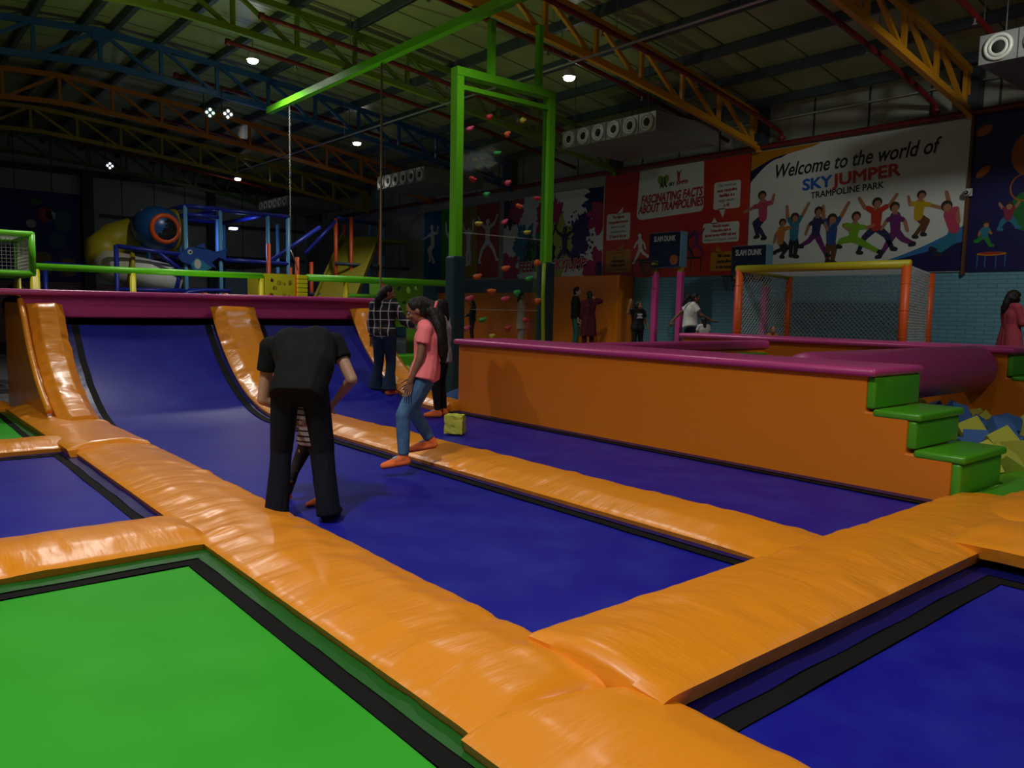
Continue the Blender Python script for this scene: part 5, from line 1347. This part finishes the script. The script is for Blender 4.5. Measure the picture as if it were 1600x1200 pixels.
p.trousers(mat('flower_leggings', (.012, .010, .014), .85, var=(26, (.40, .22, .03), .63, .68)), .016, name='leggings')
for sd in 'rl': p.sock(sd, SOCK)
# --- girl in pink
p = Person('girl in a pink T-shirt and jeans stepping down off the orange pad', (3.75, 5.69, .0), yaw(VD + 97), 1.49,
           dict(pel=(0, -.02, 1.00), wai=(0, -.04, 1.13), che=(0, -.03, 1.29), nk=(0, 0, 1.44), hd=(0, .075, 1.565), fac=(.02, .93, -.42), up=(0, .40, .92),
                shr=(.155, -.02, 1.385), elr=(.17, .00, 1.11), wrr=(.15, .12, .90), shl=(-.155, -.01, 1.385), ell=(-.19, .04, 1.11), wrl=(-.18, .13, .88), hnl=(.05, .20, -1), thl=(.25, .9, -.2), hnr=(0, .3, -1),
                hir=(.085, -.04, .94), knr=(.13, .12, .58), anr=(.18, -.08, .245), tor=(.17, .13, .155),
                hil=(-.085, 0, .94), knl=(-.10, .20, .54), anl=(-.10, .19, .125), tol=(-.11, .385, .045)), vox=.0095, wide=.95, hip=1.02)
p.body(SK2, curl=(.5, .55)); p.face()
p.hair(tail=[[(0, .03, 1.66, .05), (0, -.10, 1.60, .055), (-.02, -.15, 1.48, .062), (-.05, -.165, 1.33, .062), (-.07, -.185, 1.19, .055), (-.07, -.19, 1.09, .035)], [(-.03, -.08, 1.56, .05), (-.08, -.14, 1.42, .05), (-.10, -.16, 1.26, .045), (-.10, -.18, 1.13, .03)]])
g = M(); g.ring(Vector((0, -.105, 1.605)) * p.k, (0, -1, -.3), .048 * p.k, .014 * p.k, 14, 8); p.part(g, 'hair_tie', mat('hair_tie_pink', (.75, .12, .18), .6))
p.shirt(cloth('pink_tee', (.88, .20, .22)), .50, .019, .11, 'shirt', .012)
p.trousers(cloth('mid_jeans', (.055, .13, .25), var=(7, (.10, .20, .33), .45, .7)), .011, (.094, .064, .060, .046), .93, 'jeans')
for sd in 'rl': p.sock(sd, SOCK, True)
# --- woman in plaid
p = Person('woman in a black and white plaid shirt and flared jeans on the right ramp', (6.05, 10.25, .075), yaw(VD - 22), 1.66,
           dict(fac=(.75, .62, -.12), hd=(.03, .05, 1.565), elr=(.30, .06, 1.14), wrr=(.45, .22, 1.02), hnr=(.7, .5, -.45), thr=(-.4, .6, .4), ell=(-.22, -.03, 1.12), wrl=(-.235, .01, .87), shr=(.16, .01, 1.385), shl=(-.16, -.03, 1.385),
                knr=(.10, .03, .49), anr=(.10, -.03, .085), tor=(.16, .13, .03), knl=(-.11, .02, .5), anl=(-.15, -.03, .085), tol=(-.17, .13, .05)), vox=.010, wide=.98, hip=1.04)
p.body(SK3, curl=(.5, .5)); p.face()
p.hair(tail=[[(-.01, -.03, 1.56, .075), (-.05, -.09, 1.47, .06), (-.07, -.10, 1.36, .045), (-.07, -.11, 1.28, .03)]])
p.shirt(stripes_mat('plaid', (.008, .010, .02), (.52, .52, .52), 'X', 8.5, .13, 'Z', 8.0, .11), 1.55, .020, .02, 'shirt')
p.trousers(cloth('flared_jeans', (.012, .028, .065), var=(6, (.022, .045, .09), .45, .7)), .012, (.092, .066, .066, .108), 1.0, 'flared_jeans')
for sd in 'rl': p.sock(sd, SOCK)
g = M(); g.tube([p.P['wrr'] * p.k, (p.P['wrr'].lerp(p.P['elr'], .12)) * p.k], .034 * p.k, 12); p.part(g, 'bracelet', mat('bracelet_pale', (.45, .4, .35), .4))
g = M(); g.tube([(p.P['wrl'].lerp(p.P['ell'], .10)) * p.k, (p.P['wrl'].lerp(p.P['ell'], .2)) * p.k], .036 * p.k, 12); p.part(g, 'wrist_band', BLACK)
g = M(); g.rbox(-.03 * p.k, .03 * p.k, -.150 * p.k, -.120 * p.k, 1.005 * p.k, 1.045 * p.k, .004); p.part(g, 'belt_patch', mat('belt_tan', (.30, .2, .1), .6), False)
# --- woman in white behind the girl
p = Person('woman with bobbed hair in a white top and black trousers behind the girl in pink', (5.97, 8.63, -.055), yaw(VD + 84), 1.58, dict(anl=(-.10, .03, .085), tol=(-.11, .20, .03), knl=(-.10, .06, .49)), vox=.011, wide=.9)
p.body(SK3); p.face(); p.hair(kind='bob')
p.shirt(stripes_mat('fine_stripe_top', (.52, .54, .56), (.16, .18, .22), 'X', 34, .28), 1.5, .020, .16, 'shirt', .02)
p.trousers(cloth('black_trousers', (.010, .010, .011)), .012)
for sd in 'rl': p.sock(sd, SOCK, True)

# --- people further back, on the walkway at z = .3
F = .3
p = Person('woman in a cream tunic with a hand on her hip, seen through the clear panel', (15.0, 17.62, F), yaw(-40), 1.60,
           dict(fac=(.55, .85, -.1), elr=(.26, .02, 1.18), wrr=(.06, .14, 1.30), hnr=(-.6, .3, .5), ell=(-.36, -.06, 1.16), wrl=(-.20, .03, 1.0), hnl=(.6, .4, -.3)), vox=.014)
p.body(SK3); p.hair(tail=[[(0, -.06, 1.55, .06), (.02, -.09, 1.42, .05)]]); p.kurta(cloth('cream', (.46, .42, .30)), .42, 1.6, .05); p.trousers(cloth('cream_trousers', (.44, .42, .32)), .02, (.09, .08, .085, .09))
for sd in 'rl': p.sock(sd, SOCK)
p = Person('person in black partly hidden by the dark padded pole', (14.55, 19.40, F), yaw(VD + 100), 1.36, dict(ell=(-.25, .1, 1.15), wrl=(-.12, .3, 1.05), hnl=(.2, .8, 0)), vox=.015)
p.body(SK2); p.hair(tail=[[(0, -.05, 1.55, .06), (0, -.08, 1.35, .06)]]); p.shirt(cloth('black_top', (.012, .012, .014)), 1.6, .02, .10); p.trousers(cloth('black_trousers', (.010, .010, .011)))
for sd in 'rl': p.sock(sd, SOCK)
p = Person('man in a black top and teal trousers facing the woman in maroon', (14.62, 14.95, F), yaw(-35), 1.72, dict(fac=(.3, .9, -.1), ell=(-.22, .02, 1.12), wrl=(-.2, .12, .9)), vox=.014)
p.body(SK1); p.face(); p.hair(); p.shirt(cloth('black_top', (.012, .012, .014)), 1.7, .018, .08); p.trousers(cloth('teal_trousers', (.025, .11, .085)))
for sd in 'rl': p.sock(sd, SOCK)
p = Person('woman in a long maroon tunic seen from behind, hand raised to her head', (14.40, 14.25, F), yaw(VD + 12), 1.60,
           dict(elr=(.36, .08, 1.42), wrr=(.16, .16, 1.52), hnr=(-.8, .3, .3), thr=(0, .3, 1), fac=(-.2, .95, 0)), vox=.014)
p.body(SK3); p.hair(tail=[[(0, -.08, 1.55, .05), (0, -.12, 1.40, .035), (0, -.12, 1.22, .028), (0, -.12, 1.05, .018)]]); p.kurta(cloth('maroon', (.06, .006, .012)), .48, 1.55, .02); p.trousers(cloth('maroon_trousers', (.05, .006, .012)), .015)
for sd in 'rl': p.sock(sd, SOCK)
p = Person('child in a black T-shirt with printed words, one arm raised', (13.6, 11.90, F), yaw(VD + 195), 1.34,
           dict(fac=(-.4, .9, -.1), shr=(.155, 0, 1.40), elr=(.34, .06, 1.34), wrr=(.30, .12, 1.60), hnr=(-.1, .1, 1), thr=(-.8, .2, .2), ell=(-.24, .0, 1.13), wrl=(-.32, .08, .92), hnl=(-.3, .3, -.9)), vox=.012)
p.body(SK2); p.face(); p.hair(kind='curly', tail=[[(.05, -.06, 1.55, .05), (.07, -.07, 1.42, .05)]])
p.shirt(cloth('black_print_tee', (.011, .011, .012)), .6, .022, .10); p.trousers(cloth('black_trousers', (.010, .010, .011)))
g = M()
for q, w_ in enumerate((.075, .06, .085)): g.box(-w_ * p.k, w_ * p.k, .128 * p.k, .140 * p.k, (1.30 - .05 * q) * p.k, (1.33 - .05 * q) * p.k)
p.part(g, 'shirt_print', mat('shirt_print_white', (.45, .45, .45), .7), False)
for sd in 'rl': p.sock(sd, SOCK)
p = Person('woman in a white T-shirt with a grey print striding to the right', (14.0, 10.74, F), yaw(-44), 1.54,
           dict(fac=(.05, .98, -.18), che=(0, .03, 1.27), nk=(0, .05, 1.42), hd=(0, .10, 1.555), shr=(.18, .02, 1.375), elr=(.28, .22, 1.15), wrr=(.30, .46, 1.03), hnr=(.1, .9, -.3), shl=(-.18, 0, 1.375), ell=(-.27, -.22, 1.19), wrl=(-.30, -.40, .99), hnl=(0, -.3, -1),
                knr=(.10, .22, .55), anr=(.10, .24, .13), tor=(.11, .42, .10), knl=(-.10, -.05, .48), anl=(-.10, -.26, .15), tol=(-.11, -.12, .03)), vox=.012, wide=1.38, hip=1.3)
p.body(SK2, curl=(.6, 1.2)); p.face(); p.hair(tail=[[(0, -.06, 1.60, .06), (-.01, -.14, 1.50, .05), (-.02, -.18, 1.38, .03)]])
p.shirt(cloth('white_tee', (.50, .50, .48)), .62, .03, .10, 'shirt', .02); p.trousers(cloth('navy_jeans_b', (.012, .018, .05)), .014)
g = M(); g.box(.02 * p.k, .17 * p.k, .08 * p.k, .165 * p.k, 1.16 * p.k, 1.33 * p.k); p.part(g, 'shirt_print', mat('shirt_print_grey', (.16, .16, .16), .7, var=(30, (.4, .4, .4), .45, .55)), False)
for sd in 'rl': p.sock(sd, SOCK)
p = Person('child in a white top close behind the striding woman', (13.55, 10.05, F), yaw(VD + 10), 1.0, dict(ell=(-.25, .05, 1.12)), vox=.012)
p.body(SK3, headbig=1.2); p.hair(big=1.25, tail=[[(0, -.05, 1.55, .07), (0, -.09, 1.38, .06)]]); p.shirt(cloth('white_top_small', (.50, .50, .50)), .6, .022, .08); p.trousers(cloth('dark_trousers_small', (.02, .02, .03)))
for sd in 'rl': p.sock(sd, SOCK)
p = Person('woman in a pink tunic holding up a phone at the right edge', (14.0, 4.52, F), yaw(-38), 1.56,
           dict(fac=(.0, 1, -.05), elr=(.20, .05, 1.12), wrr=(.12, .28, 1.26), hnr=(-.2, .6, .6), thr=(-.6, -.1, .6), ell=(-.21, .06, 1.12), wrl=(-.10, .28, 1.22), hnl=(.2, .7, .5), thl=(.6, -.1, .6)), vox=.012)
p.body(SK3, curl=(.9, .9)); p.face(); p.hair(kind='curly', tail=[[(0, -.06, 1.58, .065), (0, -.11, 1.46, .06), (-.02, -.13, 1.32, .05)]])
p.kurta(cloth('rose', (.34, .05, .075)), .40, 1.75, .06); p.trousers(cloth('rose_trousers', (.30, .05, .07)), .015)
for sd in 'rl': p.sock(sd, SOCK)
c_ = math.cos(math.radians(yaw(-38))); s_ = math.sin(math.radians(yaw(-38))); lp = Vector((.0, .37, 1.32)) * p.k
tl = thing('phone', 'dark phone held up by the woman in pink', 'phone', (14.0 + lp.x * c_ - lp.y * s_, 4.52 + lp.x * s_ + lp.y * c_, F + lp.z)); 
o = M().rbox(-.075, .075, -.005, .005, -.04, .04, .004).build('phone_body', mat('phone_black', (.01, .01, .012), .25)); o.parent = tl
M().add([], [])
o = M().disc((.055, .0062, .02), (0, 1, 0), .008, .003).build('lens', EYEB); o.parent = tl
tl.rotation_euler = (0, 0, math.radians(yaw(-38)))
# people seen only as heads over the walls
p = Person('dark haired person sitting behind the left end of the ramp, only the hair showing', (2.25, 16.9, .05), yaw(VD), 1.62, vox=.016)
p.body(SK2); p.hair(kind='curly', big=1.3); p.shirt(cloth('black_top', (.012, .012, .014)), .6, .02, .08); p.trousers(cloth('black_trousers', (.010, .010, .011)))
p = Person('small child behind the pit wall by the goal, only the head showing', (13.25, 8.25, F), yaw(VD + 180), .86, vox=.012)
p.body(SK3, headbig=1.3); p.hair(big=1.25); p.face(1.3); p.shirt(cloth('orange_top', (.45, .14, .03)), .6, .02, .08); p.trousers(cloth('black_trousers', (.010, .010, .011)))
